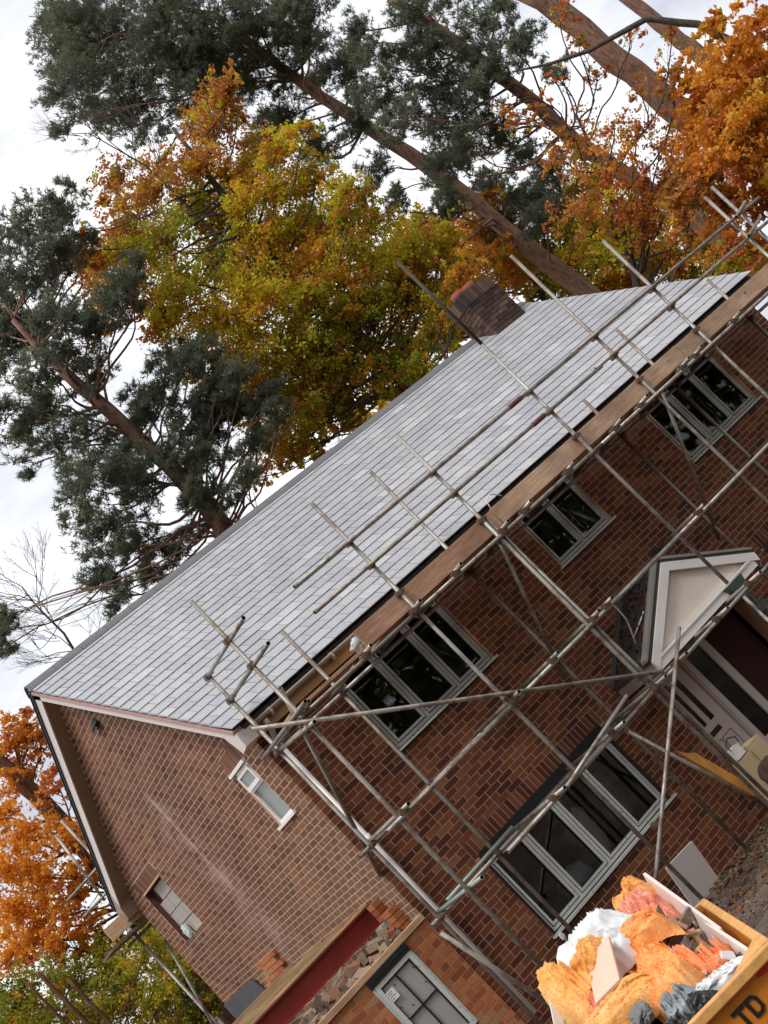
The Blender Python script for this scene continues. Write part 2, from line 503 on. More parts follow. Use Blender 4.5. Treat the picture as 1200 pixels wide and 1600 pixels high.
def wall_bricks(u0, u1, z0, z1, openings, zmax=None, u_shift=0.0, header=0.08, soldiers=(), JU=0.0125):
    """list of (u0,u1,z0,z1) brick faces"""
    out = []
    n = int(math.floor(z0 / CO)) 
    k = n
    while k * CO < z1:
        za, zb = k*CO + JT/2, (k+1)*CO - JT/2
        u = u0 - (BL if k % 2 else BL/2) + u_shift
        while u < u1:
            segs = [(u + JU/2, u + BL - JU/2)]
            if rng.random() < header: segs = [(u + JU/2, u + BL/2 - JU/2), (u + BL/2 + JU/2, u + BL - JU/2)]
            for a, b in segs:
                a, b = max(a, u0), min(b, u1)
                if b - a < 0.02: continue
                if zmax and zb > zmax((a+b)/2) - 0.02: continue
                parts = [(a, b, za, zb)]
                for (ou0, ou1, oz0, oz1) in list(openings) + list(soldiers):
                    nxt = []
                    for p, q, c, d in parts:
                        if q <= ou0 or p >= ou1 or d <= oz0 or c >= oz1: nxt.append((p, q, c, d)); continue
                        if p < ou0 - 0.025: nxt.append((p, ou0 - 0.004, c, d))
                        if q > ou1 + 0.025: nxt.append((ou1 + 0.004, q, c, d))
                        m0, m1 = max(p, ou0), min(q, ou1)
                        if c < oz0 - 0.016: nxt.append((m0, m1, c, oz0 - 0.004))
                        if d > oz1 + 0.016: nxt.append((m0, m1, oz1 + 0.004, d))
                    parts = nxt
                for p, q, c, d in parts:
                    if q - p > 0.02: out.append((p, q, c, d))
            u += BL
        k += 1
    for (ou0, ou1, oz0, oz1) in soldiers:
        u = ou0
        while u + 0.07 < ou1:
            out.append((u + JT/2, u + CO - JT/2, oz0 + JT/2, oz1 - JT/2)); u += CO
    return out

def backing(mb, u0, u1, z0, z1, openings, P, t):
    """mortar wall as boxes around rectangular openings. P(u,z,d)->xyz"""
    us = sorted({u0, u1, *[x for o in openings for x in (o[0], o[1]) if u0 < x < u1]})
    for a, b in zip(us[:-1], us[1:]):
        cuts = sorted([(o[2], o[3]) for o in openings if o[0] <= a + 1e-6 and o[1] >= b - 1e-6])
        z = z0
        for c0, c1 in cuts + [(z1, z1)]:
            if c0 > z:
                mb.add([P(a, z, 0), P(b, z, 0), P(b, z, t), P(a, z, t), P(a, c0, 0), P(b, c0, 0), P(b, c0, t), P(a, c0, t)], cube_faces(0))
            z = max(z, c1)

# house dimensions (metres)
L, D = 10.31, 7.26
ZE, ZR, YR = 4.931, 7.497, 3.63
OV, OVE = 0.223, 0.231
TAN = (ZR - ZE) / (YR + OVE)
ANG = math.atan(TAN)

house = thing('brick_house', 'two storey red brick house with a new grey slate roof, wrapped in scaffolding', 'house')

def roof_z(y): return ZR - abs(y - YR) * TAN
OPEN_F = [(0.97, 3.28, 0.94, 2.12), (1.19, 2.92, 3.55, 4.64), (4.56, 5.66, 3.76, 4.64), (7.33, 9.04, 3.56, 4.64), (4.30, 6.20, 0.08, 2.12), (7.1, 9.3, 0.94, 2.12)]
SOLD_F = [(0.9, 3.375, 2.12, 2.335), (7.03, 9.355, 2.12, 2.335)]
OPEN_G = [(0.57, 1.13, 3.86, 4.68), (5.50, 6.62, 3.82, 4.71)]
SOLD_G = [(0.50, 1.175, 4.70, 4.915), (5.43, 6.705, 4.73, 4.945)]
TW = 0.10   # wall leaf thickness behind the face bricks

bf = wall_bricks(0.0, L, 0.0, 4.80, OPEN_F, soldiers=SOLD_F)
bgl = wall_bricks(0.0, D, 0.0, 7.35, OPEN_G, zmax=lambda y: roof_z(y) - 0.16, soldiers=SOLD_G, header=0.12, u_shift=0.1125, JU=0.017)
PF = lambda u, z, d: (u, d, z)
PG = lambda u, z, d: (d, u, z)

fw = MB(); backing(fw, 0.002, L, -0.1, 4.84, OPEN_F, lambda u, z, d: (u, 0.001 + d, z), 0.24)
front_wall = fw.build('front_wall', M_MORTARF, house)
gw = MB(); backing(gw, 0.02, D, -0.1, 4.84, OPEN_G, lambda u, z, d: (0.001 + d, u, z), 0.24)
gw.prism([(0.001, 0.02, 4.84), (0.001, D, 4.84), (0.001, D, roof_z(D) - .09), (0.001, YR, ZR - .12), (0.001, 0.02, roof_z(0) - .09)], (0.24, 0, 0))
gable_wall = gw.build('gable_wall', M_MORTAR, house)
rw = MB()
rw.prism([(L - 0.24, 0, -0.1), (L - 0.24, D, -0.1), (L - 0.24, D, roof_z(D) - .09), (L - 0.24, YR, ZR - .12), (L - 0.24, 0, roof_z(0) - .09)], (0.24, 0, 0))
rw.build('far_gable_wall', M_MORTAR, house)
MB().box(0.25, L - 0.24, D - 0.24, D, -0.1, 4.84).build('rear_wall', M_MORTAR, house)

def add_brick(mb, P, a, b, za, zb, proud, depth=0.03, j=0.0007):
    d0 = -proud + rng.uniform(-j, j)
    q = [P(a, za, d0), P(b, za, d0), P(b, za, depth), P(a, za, depth), P(a, zb, d0), P(b, zb, d0), P(b, zb, depth), P(a, zb, depth)]
    mb.add(q, cube_faces(0))

def place_bricks(lst, P, parent, mat, nsingle, keyf, ok, xaxis, JU=0.0125):
    cand = [(keyf(b), i) for i, b in enumerate(lst) if ok(b) and abs((b[1]-b[0]) - (BL-JU)) < 0.001]
    cand.sort()
    pick = {i for _, i in cand[:nsingle]}
    rest = MB()
    if pick:
        hb = (BL - JU) / 2
        hm = MB(); hm.box(-hb, hb, -0.0012, 0.03, -0.0318, 0.0318) if xaxis else hm.box(-0.0012, 0.03, -hb, hb, -0.0318, 0.0318)
        me = hm.mesh('brick', mat)
        for i in sorted(pick):
            a, b, za, zb = lst[i]
            p = P((a+b)/2, (za+zb)/2, rng.uniform(-0.0010, 0.0010))
            o = link('brick', me, parent, loc=p)
            o.rotation_euler = (0, rng.uniform(-.006, .006), 0) if xaxis else (rng.uniform(-.006, .006), 0, 0)
    for i, (a, b, za, zb) in enumerate(lst):
        if i not in pick: add_brick(rest, P, a, b, za, zb, 0.0014)
    rest.build('brickwork', mat, parent, kind='stuff')

camd = lambda p: (Vector(p) - CAMP).length
place_bricks(bf, PF, front_wall, M_BRICK, 220, lambda b: camd((b[0], 0, b[2])), lambda b: 0.3 < b[0] < 3.6 and b[2] > 0.85 and b[0] + b[2] > 1.3, True)
place_bricks(bgl, PG, gable_wall, M_BRICKG, 80, lambda b: camd((0, b[0], b[2])), lambda b: b[2] > 2.8 and b[0] < 5, False, .017)

# quoin return: left end of the front wall keeps ordinary bond; interior
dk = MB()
dk.box(0.26, L - 0.25, 2.9, 2.92, 0.0, 4.8)           # shallow rooms behind the openings, their darkness put into the lining colour
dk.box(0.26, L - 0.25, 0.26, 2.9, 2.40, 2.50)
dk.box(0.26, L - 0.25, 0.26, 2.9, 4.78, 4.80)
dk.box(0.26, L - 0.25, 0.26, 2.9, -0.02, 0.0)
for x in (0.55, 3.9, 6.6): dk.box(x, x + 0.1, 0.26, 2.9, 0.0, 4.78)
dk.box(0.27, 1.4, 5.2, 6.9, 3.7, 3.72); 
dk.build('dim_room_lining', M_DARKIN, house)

# ---- windows
def window(name, parent, x0, x1, z0, z1, nl, P, fmat, y=0.03, fwid=0.038, glass=None, label=None, seal=True, sashes=None, sillp=True):
    gl = glass or M_GLASS
    fr = MB()
    def bx(a, b, c, d, y0, y1, mb=fr, m=0):
        mb.add([P(a, c, y0), P(b, c, y0), P(b, c, y1), P(a, c, y1), P(a, d, y0), P(b, d, y0), P(b, d, y1), P(a, d, y1)], cube_faces(0), m)
    bx(x0, x1, z0, z0 + fwid, y, y + .07); bx(x0, x1, z1 - fwid, z1, y, y + .07)
    bx(x0, x0 + fwid, z0 + fwid, z1 - fwid, y, y + .07); bx(x1 - fwid, x1, z0 + fwid, z1 - fwid, y, y + .07)
    w = (x1 - x0) / nl
    for i in range(1, nl): bx(x0 + i*w - .022, x0 + i*w + .022, z0 + fwid, z1 - fwid, y, y + .07)
    o = fr.build(name, [fmat], parent, label=label)
    for i in range(nl):
        a = x0 + i*w + (fwid if i == 0 else .022); b = x0 + (i+1)*w - (fwid if i == nl-1 else .022)
        c, d = z0 + fwid, z1 - fwid
        s = MB(); g = MB(); sw = .030
        # black gasket line, then sash ring, then gasket, then pane
        gk = .012
        for (p, q, r_, t_) in ((a, b, c, c+gk), (a, b, d-gk, d), (a, a+gk, c+gk, d-gk), (b-gk, b, c+gk, d-gk)): bx(p, q, r_, t_, y+.004, y+.05, g)
        a2, b2, c2, d2 = a+gk, b-gk, c+gk, d-gk
        for (p, q, r_, t_) in ((a2, b2, c2, c2+sw), (a2, b2, d2-sw, d2), (a2, a2+sw, c2+sw, d2-sw), (b2-sw, b2, c2+sw, d2-sw)): bx(p, q, r_, t_, y-.008, y+.06, s)
        a3, b3, c3, d3 = a2+sw, b2-sw, c2+sw, d2-sw
        for (p, q, r_, t_) in ((a3, b3, c3, c3+.01), (a3, b3, d3-.01, d3), (a3, a3+.01, c3+.01, d3-.01), (b3-.01, b3, c3+.01, d3-.01)): bx(p, q, r_, t_, y+.01, y+.05, g)
        s.build('sash', fmat, o); g.build('gasket', M_BLACK, o)
        pn = MB(); bx(a3+.01, b3-.01, c3+.01, d3-.01, y+.028, y+.034, pn)
        pn.build('pane', gl, o)
    return o

w1 = window('window', house, 1.20, 2.90, 3.57, 4.62, 3, PF, M_FRAMEU, label='three light upper window with pale taped frames')
w2 = window('window', house, 4.57, 5.65, 3.78, 4.62, 2, PF, M_FRAMEU, label='small two light upper window')
w3 = window('window', house, 7.34, 9.02, 3.58, 4.62, 3, PF, M_FRAMEU, label='three light upper window at the far end')
w4 = window('window', house, 1.00, 3.25, 0.98, 2.03, 4, PF, M_FRAME, label='four light ground floor window with pale taped frames')
w5 = window('window', house, 7.12, 9.28, 0.98, 2.05, 4, PF, M_FRAME)
for (wx, a, b, z) in ((w1, 1.16, 2.95, 3.53), (w2, 4.53, 5.69, 3.74), (w3, 7.30, 9.07, 3.54), (w4, 0.93, 3.36, 0.935), (w5, 7.05, 9.35, .94)):
    MB().box(a, b, -0.05, 0.05, z, z + 0.028).build('sill', M_FRAME, wx)
    MB().box(a + .02, b - .02, -0.02, 0.05, z - 0.02, z - .002).build('sill_packer', M_BLACK, wx)
# black damp-proof surround of the ground floor window
for wx, a, b in ((w4, .965, 3.285), (w5, 7.09, 9.31)):
    s = MB()
    s.prism([(a, -.015, 2.04), (b + .0, -.015, 2.04), (b + .0, -.015, 2.15), (a + .03, -.015, 2.15), (a, -.015, 2.12)], (0, .12, 0))
    s.box(a, a + .03, -.010, .1, .97, 2.04); s.box(b - .03, b, -.010, .1, .97, 2.04)
    s.build('lintel_membrane', M_BLACK, wx)
for wx, a, b in ((w1, 1.19, 2.92), (w2, 4.56, 5.66), (w3, 7.33, 9.04)):
    MB().box(a - .02, b + .02, -.012, .1, 4.625, 4.70).build('lintel_membrane', M_BLACK, wx)

# gable windows
gwin = MB()
def gb(mb, y0, y1, x0, x1, z0, z1, m=0): mb.box(x0, x1, y0, y1, z0, z1, m)
gb(gwin, 0.58, 0.615, 0.02, 0.09, 3.90, 4.66); gb(gwin, 1.085, 1.12, 0.02, 0.09, 3.90, 4.66)
gb(gwin, 0.615, 1.085, 0.02, 0.09, 4.625, 4.66); gb(gwin, 0.615, 1.085, 0.02, 0.09, 3.90, 3.935)
gb(gwin, 0.615, 1.085, 0.02, 0.09, 4.37, 4.40)
gwo = gwin.build('window', M_WHITE, house, label='narrow white window on the gable with a small open top light')
MB().box(-0.035, 0.06, 0.50, 1.17, 3.86, 3.895).build('sill', M_WHITE, gwo)
MB().box(-0.04, 0.05, 0.54, 1.17, 4.665, 4.705).build('head_trim', M_WHITE, gwo)
vs = MB()
vs.box(-0.012, 0.04, 0.62, 0.655, 4.40, 4.62); vs.box(-0.012, 0.04, 1.045, 1.08, 4.40, 4.62)
vs.box(-0.012, 0.04, 0.655, 1.045, 4.585, 4.62); vs.box(-0.012, 0.04, 0.655, 1.045, 4.40, 4.45)
vs.build('top_light_sash', M_WHITE, gwo)
MB().box(0.005, 0.012, 0.655, 1.045, 4.45, 4.585).build('pane', M_OBSC, gwo)
MB().box(0.05, 0.056, 0.615, 1.085, 3.935, 4.37).build('pane', M_OBSC, gwo)
# blocked opening: reveal, blocks, hanging bag
blk = MB().box(0.13, 0.16, 5.50, 6.62, 3.82, 4.71).box(0.004, .13, 5.499, 5.505, 3.82, 4.71).box(0.004, .13, 6.612, 6.621, 3.82, 4.71).box(0.004, .13, 5.505, 6.612, 4.70, 4.711).build('blocked_window_opening', simple('dark_reveal_brick', (.10, .035, .022), .9, var=.4), house, label='old gable window opening filled with grey concrete blocks')
for row in range(4):
    z0 = 3.825 + row * 0.215
    ys = [5.51, 5.93, 6.36, 6.615] if row % 2 else [5.51, 5.74, 6.17, 6.615]
    for i in range(3):
        if row == 3 and i == 2: continue
        MB().box(0.085 + rng.uniform(-.006, .006), 0.14, ys[i] + .006, ys[i+1] - .006, z0 + .006, min(z0 + .209, 4.70)).build('concrete_block', M_BLOCK, blk)

# vent cowl on the gable
vc = MB(); pts = []
for i in range(9):
    a = math.pi * i / 8
    pts.append((0.004, 3.20 + 0.10 * math.cos(a), 6.50 + 0.10 * math.sin(a)))
vc.prism(pts, (-0.07, 0, -0.05))
vc.box(-0.085, 0.0, 3.07, 3.34, 6.485, 6.50)
vc.build('vent_cowl', M_BLACK, house)

# ---- roof
ROOF = MB()
x0r, x1r = -OV + 0.03, L + 0.19
def rp(x, t, h=0.0, side=-1):
    # t distance down slope from ridge, h height above the slate plane
    return (x, YR + side * (t * math.cos(ANG)) + side * h * math.sin(ANG), ZR - t * math.sin(ANG) + h * math.cos(ANG))
SL = (YR + OVE) / math.cos(ANG)
for side in (-1, 1):
    ROOF.add([rp(x0r, 0, -.03, side), rp(x1r, 0, -.03, side), rp(x1r, SL - .02, -.03, side), rp(x0r, SL - .02, -.03, side),
              rp(x0r, 0, -.07, side), rp(x1r, 0, -.07, side), rp(x1r, SL - .02, -.07, side), rp(x0r, SL - .02, -.07, side)], cube_faces(0))
roof = ROOF.build('roof', M_FELT, house)
GA, SWd, SLn, ST = SL / 22, 0.30, 0.46, 0.010
slates = []
for k in range(22):
    tb = SL + 0.035 - k * GA            # bottom edge of the slate
    off = 0 if k % 2 else SWd / 2
    x = -OV - off
    while x < L + OV:
        a, b = max(x, -OV), min(x + SWd, L + OV)
        if b - a > 0.03: slates.append((a + .004, b - .004, tb, k))
        x += SWd
def slate_mesh(w, ln=SLn):
    # local: X along eave, Y up the slope, Z normal
    mb = MB(); mb.box(-w/2, w/2, 0, ln, 0, ST); return mb
smesh = slate_mesh(SWd - .008).mesh('slate', M_SLATE)
full = [i for i, s in enumerate(slates) if abs((s[1]-s[0]) - (SWd - .008)) < .003]
full.sort(key=lambda i: camd(rp(slates[i][0], slates[i][2])))
pick = set(full[:300])
rest = MB()
tilt = math.atan((ST * 1.25) / GA)
rs2 = random.Random(5)
for i, (a, b, tb, k) in enumerate(slates):
    ln = min(SLn, tb - 0.02)
    p = Vector(rp((a+b)/2, tb, ST*2.2))
    rx = ANG - tilt + rs2.uniform(-.004, .004)
    rz = rs2.uniform(-.004, .004)
    lift = rs2.uniform(0, .0025)
    M_ = Matrix.Translation(p + Vector((0, -math.sin(ANG), math.cos(ANG))) * lift) @ Matrix.Rotation(rx, 4, 'X') @ Matrix.Rotation(rz, 4, 'Z')
    if i in pick and ln == SLn:
        o = link('slate', smesh, roof); o.matrix_local = M_
    else:
        mb = slate_mesh(b - a, ln)
        rest.add([M_ @ Vector(v) for v in mb.v], mb.f)
rest.build('slate_courses', M_SLATE, roof, kind='stuff')
rb = MB()   # rear slope, seen only as a thin edge
rb.add([rp(-OV, 0, .0, 1), rp(L + OV, 0, .0, 1), rp(L + OV, SL + .04, 0, 1), rp(-OV, SL + .04, 0, 1), rp(-OV, 0, .02, 1), rp(L + OV, 0, .02, 1), rp(L + OV, SL + .04, .02, 1), rp(-OV, SL + .04, .02, 1)], cube_faces(0))
rb.build('rear_slates', M_FELT, roof)
# ridge tiles
x = -OV - 0.01
while x < L + OV - .05:
    ln = 0.45
    if 9.05 < x < 9.9:
        ln = .22 if x < 9.2 else .45
        if x > 9.2: x = 10.13; continue
    for_poly = []
    mb = MB()
    prof = [(-.15, -.085), (-.11, -.035), (-.05, .018), (0, .034), (.05, .018), (.11, -.035), (.15, -.085)]
    outer = [(y, z + .03) for y, z in prof]; inner = [(y*.93, z + .012) for y, z in prof][::-1]
    poly = [(x + .003, YR + y, ZR + z) for y, z in outer + inner]
    mb.prism(poly, (min(ln, L + OV + .01 - x) - .006, 0, 0))
    mb.build('ridge_tile', M_RIDGE, roof)
    x += ln
# soffits, bargeboards, fascia, gutter
for side, nm in ((-1, 'front'), (1, 'rear')):
    b = MB()
    q = lambda t, h, x: rp(x, t, h, side)
    b.add([q(0, -.072, -.205), q(0, -.072, -.183), q(SL - .03, -.072, -.183), q(SL - .03, -.072, -.205),
           q(0, -.235 if side > 0 else -.155, -.205), q(0, -.235 if side > 0 else -.155, -.183), q(SL - .03, -.235 if side > 0 else -.155, -.183), q(SL - .03, -.235 if side > 0 else -.155, -.205)], cube_faces(0))
    b.build('bargeboard', M_BARGE, roof)
    s = MB()
    h0 = -.225 if side > 0 else -.145
    s.add([q(0, h0, -.183), q(0, h0, .008), q(SL - .1, h0, .008), q(SL - .1, h0, -.183), q(0, h0 + .012, -.183), q(0, h0 + .012, .008), q(SL - .1, h0 + .012, .008), q(SL - .1, h0 + .012, -.183)], cube_faces(0))
    s.build('soffit', M_SOFFIT, roof)
    u = MB()
    u.add([q(0, -.068, -.222), q(0, -.068, -.1), q(SL, -.068, -.1), q(SL, -.068, -.222), q(0, -.03, -.222), q(0, -.03, -.1), q(SL, -.03, -.1), q(SL, -.03, -.222)], cube_faces(0))
    u.build('undercloak', simple('pink_edge', (.50, .30, .27), .7) if side < 0 else M_FELT, roof)
ebox = MB()
ebox.prism([(-.207, -.225, 4.86), (-.207, .11, 5.02), (-.207, -.01, 4.68), (-.207, -.20, 4.70)], (.2, 0, 0))
ebox.build('eaves_box_end', M_BARGE, roof)
ebox = MB()
ebox.prism([(-.207, D + .22, 4.86), (-.207, D - .16, 5.06), (-.207, D - .02, 4.66), (-.207, D + .21, 4.66)], (.2, 0, 0))
ebox.build('eaves_box_end', M_SOFFIT, roof)
MB().box(-.0, L + .1, -.19, -.165, 4.68, 4.87).build('fascia', M_FASCIA, roof)
MB().box(-.0, L + .1, -.165, .0, 4.685, 4.70).build('eaves_soffit', M_FASCIA, roof)
MB().box(-.1, L + .15, -.225, -.19, 4.845, 4.90).build('felt_drip', M_FELT, roof)
gt = MB(); n = 8; pts = []
for xg in (-.02, L + .1):
    for i in range(n + 1):
        a = math.pi + math.pi * i / n
        pts.append((xg, -.245 + .052 * math.cos(a), 4.845 + .052 * math.sin(a)))
gt.add(pts, [(i, i+1, n+2+i, n+1+i) for i in range(n)])
go = gt.build('gutter', M_GUTTER, roof, smooth=True)
go.modifiers.new('t', 'SOLIDIFY').thickness = .004
for xg in (.25, 1.25, 2.25, 3.25): MB().tube([(xg - .012, -.245, 4.80), (xg + .012, -.245, 4.80)], .062, 10).build('gutter_bracket', M_GUTTER, roof)

# chimney
ch = MB().box(9.36, 10.10, 3.22, 3.74, 7.0, 8.16).build('chimney', M_CHIM, house)
cb = MB()
for (P, u0, u1) in ((lambda u, z, d: (u, 3.215 + d, z), 9.35, 10.11), (lambda u, z, d: (9.355 + d, u, z), 3.21, 3.75)):
    for a, b, za, zb in wall_bricks(u0, u1, 7.05, 7.93, []): add_brick(cb, P, a, b, za, zb, .006, .02)
cb.build('chimney_brickwork', M_CHIM, ch, kind='stuff')
cc = MB()
cc.box(9.335, 10.125, 3.195, 3.765, 7.935, 7.955)
for i in range(10): cc.box(9.35 + .076*i + .004, 9.35 + .076*(i+1) - .004, 3.207, 3.3, 7.96, 8.16)
for i in range(6): cc.box(9.347, 9.45, 3.304 + .075*i + .004, 3.304 + .075*(i+1) - .004, 7.96, 8.16)
cc.build('chimney_soldier_cap', M_CHIM, ch)
MB().box(9.36, 10.10, 3.22, 3.74, 8.162, 8.185).build('flaunching', M_GREYBARK, ch)
for xx in (9.58, 9.88): MB().tube([(xx, 3.50, 8.17), (xx, 3.50, 8.31)], .12, 12).build('chimney_pot', M_POT, ch, smooth=True)
cw = MB()
cw.add([rp(9.34, .46, .03), rp(10.14, .46, .03), rp(10.16, .66, .025), rp(9.32, .66, .025)], [(0, 1, 2, 3)])
cwo = cw.build('lead_apron', simple('pale_lead', (.42, .41, .41), .45, var=.25, scale=9), ch); cwo.modifiers.new('t', 'SOLIDIFY').thickness = .006

# drainpipe
dp = MB(); dp.tube([(.14, -.07, 4.50), (.14, -.07, .62)], .034, 12)
dpo = dp.build('drainpipe', M_PIPE, house, smooth=True)
MB().tube([(.14, -.245, 4.78), (.14, -.245, 4.72), (.14, -.07, 4.52), (.14, -.07, 4.44)], .034, 12).build('swan_neck', M_GUTTER, house, smooth=True)
for z in (3.05, 1.95): MB().tube([(.14, -.07, z), (.14, -.07, z + .1)], .041, 12).build('pipe_collar', M_PIPE, dpo, smooth=True)
# front door
dr = MB()
DY = .05
dr.box(4.30, 4.36, DY - .02, DY + .06, .10, 2.10); dr.box(4.36, 5.34, DY - .02, DY + .06, 2.03, 2.10)
dr.box(4.84, 4.92, DY - .02, DY + .06, .10, 2.03); dr.box(5.22, 5.34, DY - .02, DY + .06, .10, 2.03)
dr.box(4.92, 5.22, DY - .02, DY + .06, .10, .56)
M_DOOR = simple('cream_door', (.62, .52, .46), .45, var=.08, scale=3, bmp=.02)
M_DOORD = simple('door_shadow_groove', (.14, .11, .095), .6, bmp=0)
MB().box(5.36, 6.19, .32, .34, .0, 2.12).box(5.345, 5.36, .07, .34, 0, 2.12).build('porch_recess_brick', simple('shaded_brick', (.055, .018, .012), .9, var=.4, scale=9), house)  # porch shade put into the near-black brick colour
dof = dr.build('front_door', M_DOOR, house, label='cream front door with two slim glazed slots and a dark sidelight')
lf = MB()
for (a, b, c, d) in ((4.36, 4.385, .1, 2.03), (4.455, 4.53, 1.18, 2.03), (4.62, 4.84, 1.18, 2.03), (4.385, 4.84, 1.09, 1.18), (4.385, 4.84, .1, 1.02), (4.385, 4.455, 1.86, 2.03), (4.53, 4.62, 1.86, 2.03), (4.36, 4.84, 1.02, 1.09)):
    if (a, c) == (4.36, 1.02): lf.box(4.36, 4.385, DY, DY + .05, c, d); lf.box(4.58, 4.84, DY, DY + .05, c, d); continue
    lf.box(a, b, DY, DY + .05, c, d)
lf.build('door_leaf', M_DOOR, dof)
MB().box(4.385, 4.455, DY + .015, DY + .03, 1.18, 1.86).box(4.53, 4.62, DY + .015, DY + .03, 1.18, 1.86).build('slot_pane', M_DGLASS, dof)
MB().box(4.385, 4.58, DY + .01, DY + .045, 1.02, 1.09).build('letterbox', M_BLACK, dof)
gr = MB()
for (a, b, c, d) in ((4.46, 4.66, .94, .95), (4.46, 4.66, .30, .31), (4.46, 4.47, .31, .94), (4.65, 4.66, .31, .94), (4.775, 4.785, .1, 2.02), (4.80, 4.806, .1, 2.02), (4.39, 4.44, .94, .95), (4.43, 4.44, .3, .94)):
    gr.box(a, b, DY - .004, DY + .01, c, d)
gr.build('door_moulding', M_DOORD, dof)
MB().box(4.92, 5.22, DY + .01, DY + .02, .56, 2.03).build('sidelight_pane', M_DGLASS, dof)

# porch
POR = MB()
PX, PYF, PZA, PZE, PH = 4.95, -0.90, 2.96, 2.24, 1.14
for s in (-1, 1):
    POR.prism([(PX, PYF, PZA), (PX + s*PH, PYF, PZE), (PX + s*PH, PYF, PZE + .05), (PX, PYF, PZA + .055)], (0, .90, 0))
porch = POR.build('porch_roof', M_MOSSFELT, house)
fc = MB()
for s in (-1, 1):
    ox, oz = s * .085, .105
    fc.prism([(PX, PYF - .03, PZA - .002), (PX + s*PH, PYF - .03, PZE - .002), (PX + s*(PH - .02), PYF - .03, PZE - .115), (PX, PYF - .03, PZA - .135)], (0, .03, 0))
fc.build('porch_bargeboard', M_WHITE, porch)
MB().prism([(PX, PYF + .03, PZA - .1), (PX + PH - .2, PYF + .03, PZE + .0), (PX - PH + .2, PYF + .03, PZE + .0)], (0, .02, 0)).build('pediment_panel', simple('cream_pediment', (.80, .70, .62), .6, var=.1, scale=4), porch)
MB().box(PX - PH + .03, PX + PH - .10, PYF - .02, PYF + .05, 2.10, 2.235).build('porch_beam', M_WHITE, porch)
MB().box(PX - PH + .12, PX + PH - .16, PYF - .035, PYF - .02, 2.20, 2.225).build('beam_trim', M_WHITE, porch)
for s in (-1, 1): MB().box(PX + s*PH - .04 - .05*s, PX + s*PH + .04 - .05*s, PYF + .05, 0, 2.11, 2.235).build('porch_side_beam', M_SOFFIT, porch)
MB().box(PX - PH + .06, PX + PH - .06, PYF + .05, 0, 2.12, 2.14).build('porch_soffit', M_DARKIN, porch)  # shade below the porch roof painted as a black underside
for s in (-1, 1):
    e = MB(); e.prism([(PX + s*.0, PYF - .012, PZA + .056), (PX + s*(PH + .03), PYF - .012, PZE + .04), (PX + s*(PH + .03), PYF - .012, PZE + .08), (PX, PYF - .012, PZA + .10)], (0, .12, 0)); e.build('verge_trim', simple('grey_verge', (.26, .25, .22), .6), porch)
fl = MB()
fl.prism([(PX, -.03, PZA + .06), (PX - PH - .02, -.03, PZE + .05), (PX - PH - .02, -.03, PZE + .11), (PX, -.03, PZA + .12)], (0, .025, 0))
fl.prism([(PX, -.03, PZA + .06), (PX + PH + .02, -.03, PZE + .05), (PX + PH + .02, -.03, PZE + .11), (PX, -.03, PZA + .12)], (0, .025, 0))
fl.build('porch_flashing', M_LEAD, porch)

# green hopper and downpipe beside the porch
hp = MB()
hp.prism([(5.30, -1.02, 2.20), (5.62, -1.02, 2.20), (5.55, -1.02, 2.00), (5.42, -1.02, 1.93), (5.38, -1.02, 2.0)], (0, .14, 0))
hp.tube([(5.49, -.95, 2.0), (5.50, -.95, 1.72), (5.52, -.93, .4)], .05, 10)
hp.box(5.41, 5.58, -1.03, -.87, 1.70, 1.80)
tag = hp.build('rainwater_hopper', M_GREEN, None, label='dark green rainwater hopper and pipe hanging at the right of the porch', cat='downpipe')

# ------------------------------------------------------------------ single storey extension on the left
ext = thing('brick_extension', 'roofless single storey orange brick extension left of the drainpipe with a taped window', 'extension')
EXO = [(-.97, -.37, .98, 2.12)]
be = wall_bricks(-3.2, -0.004, 0.0, 2.10, EXO, header=.2)
em = MB(); backing(em, -3.2, 0.0, -.1, 2.10, EXO, lambda u, z, d: (u, -.019 + d, z), .11)
ewall = em.build('wall', simple('orange_mortar', (.42, .22, .12), .95, var=.3, scale=6), ext)
place_bricks(be, lambda u, z, d: (u, -.02 + d, z), ewall, M_BRICKO, 140, lambda b: camd((b[0], 0, b[2])), lambda b: b[2] > .9, True)
for i, (a, b) in enumerate(((-3.3, -1.62), (-1.61, -0.01))):
    MB().box(a, b, -.05, .10, 2.105, 2.165 + .004*i).build('wall_plate', M_PLATE, ext)
# rubble-filled inner leaf
il = MB().box(-3.2, -.19, .52, .74, -.1, 2.20).box(-3.2, -.02, .12, .52, 1.7, 2.10).build('inner_leaf', M_BLOCK, ext)
rr = random.Random(3)
M_RUB = brick_mat('rubble', [(0, (.10, .06, .045)), (.3, (.22, .15, .11)), (.8, (.33, .26, .20)), (1, (.28, .11, .06))])
rub = []
for i in range(150):
    x = rr.uniform(-2.4, -.05); y = rr.uniform(.12, .74); z = 2.10 + rr.uniform(0, .05) + (.11 if y > .5 else 0)
    s = rr.choice([.03, .045, .07, .09])
    mb = MB(); mb.box(-s, s, -s*rr.uniform(.5, 1), s*.7, -s*.6, s*rr.uniform(.4, .7))
    o = mb.build('rubble_piece' if s < .07 else 'broken_brick', M_RUB, il, loc=(x, y, z))
    o.rotation_euler = (rr.uniform(-.6, .6), rr.uniform(-.6, .6), rr.uniform(0, 3))
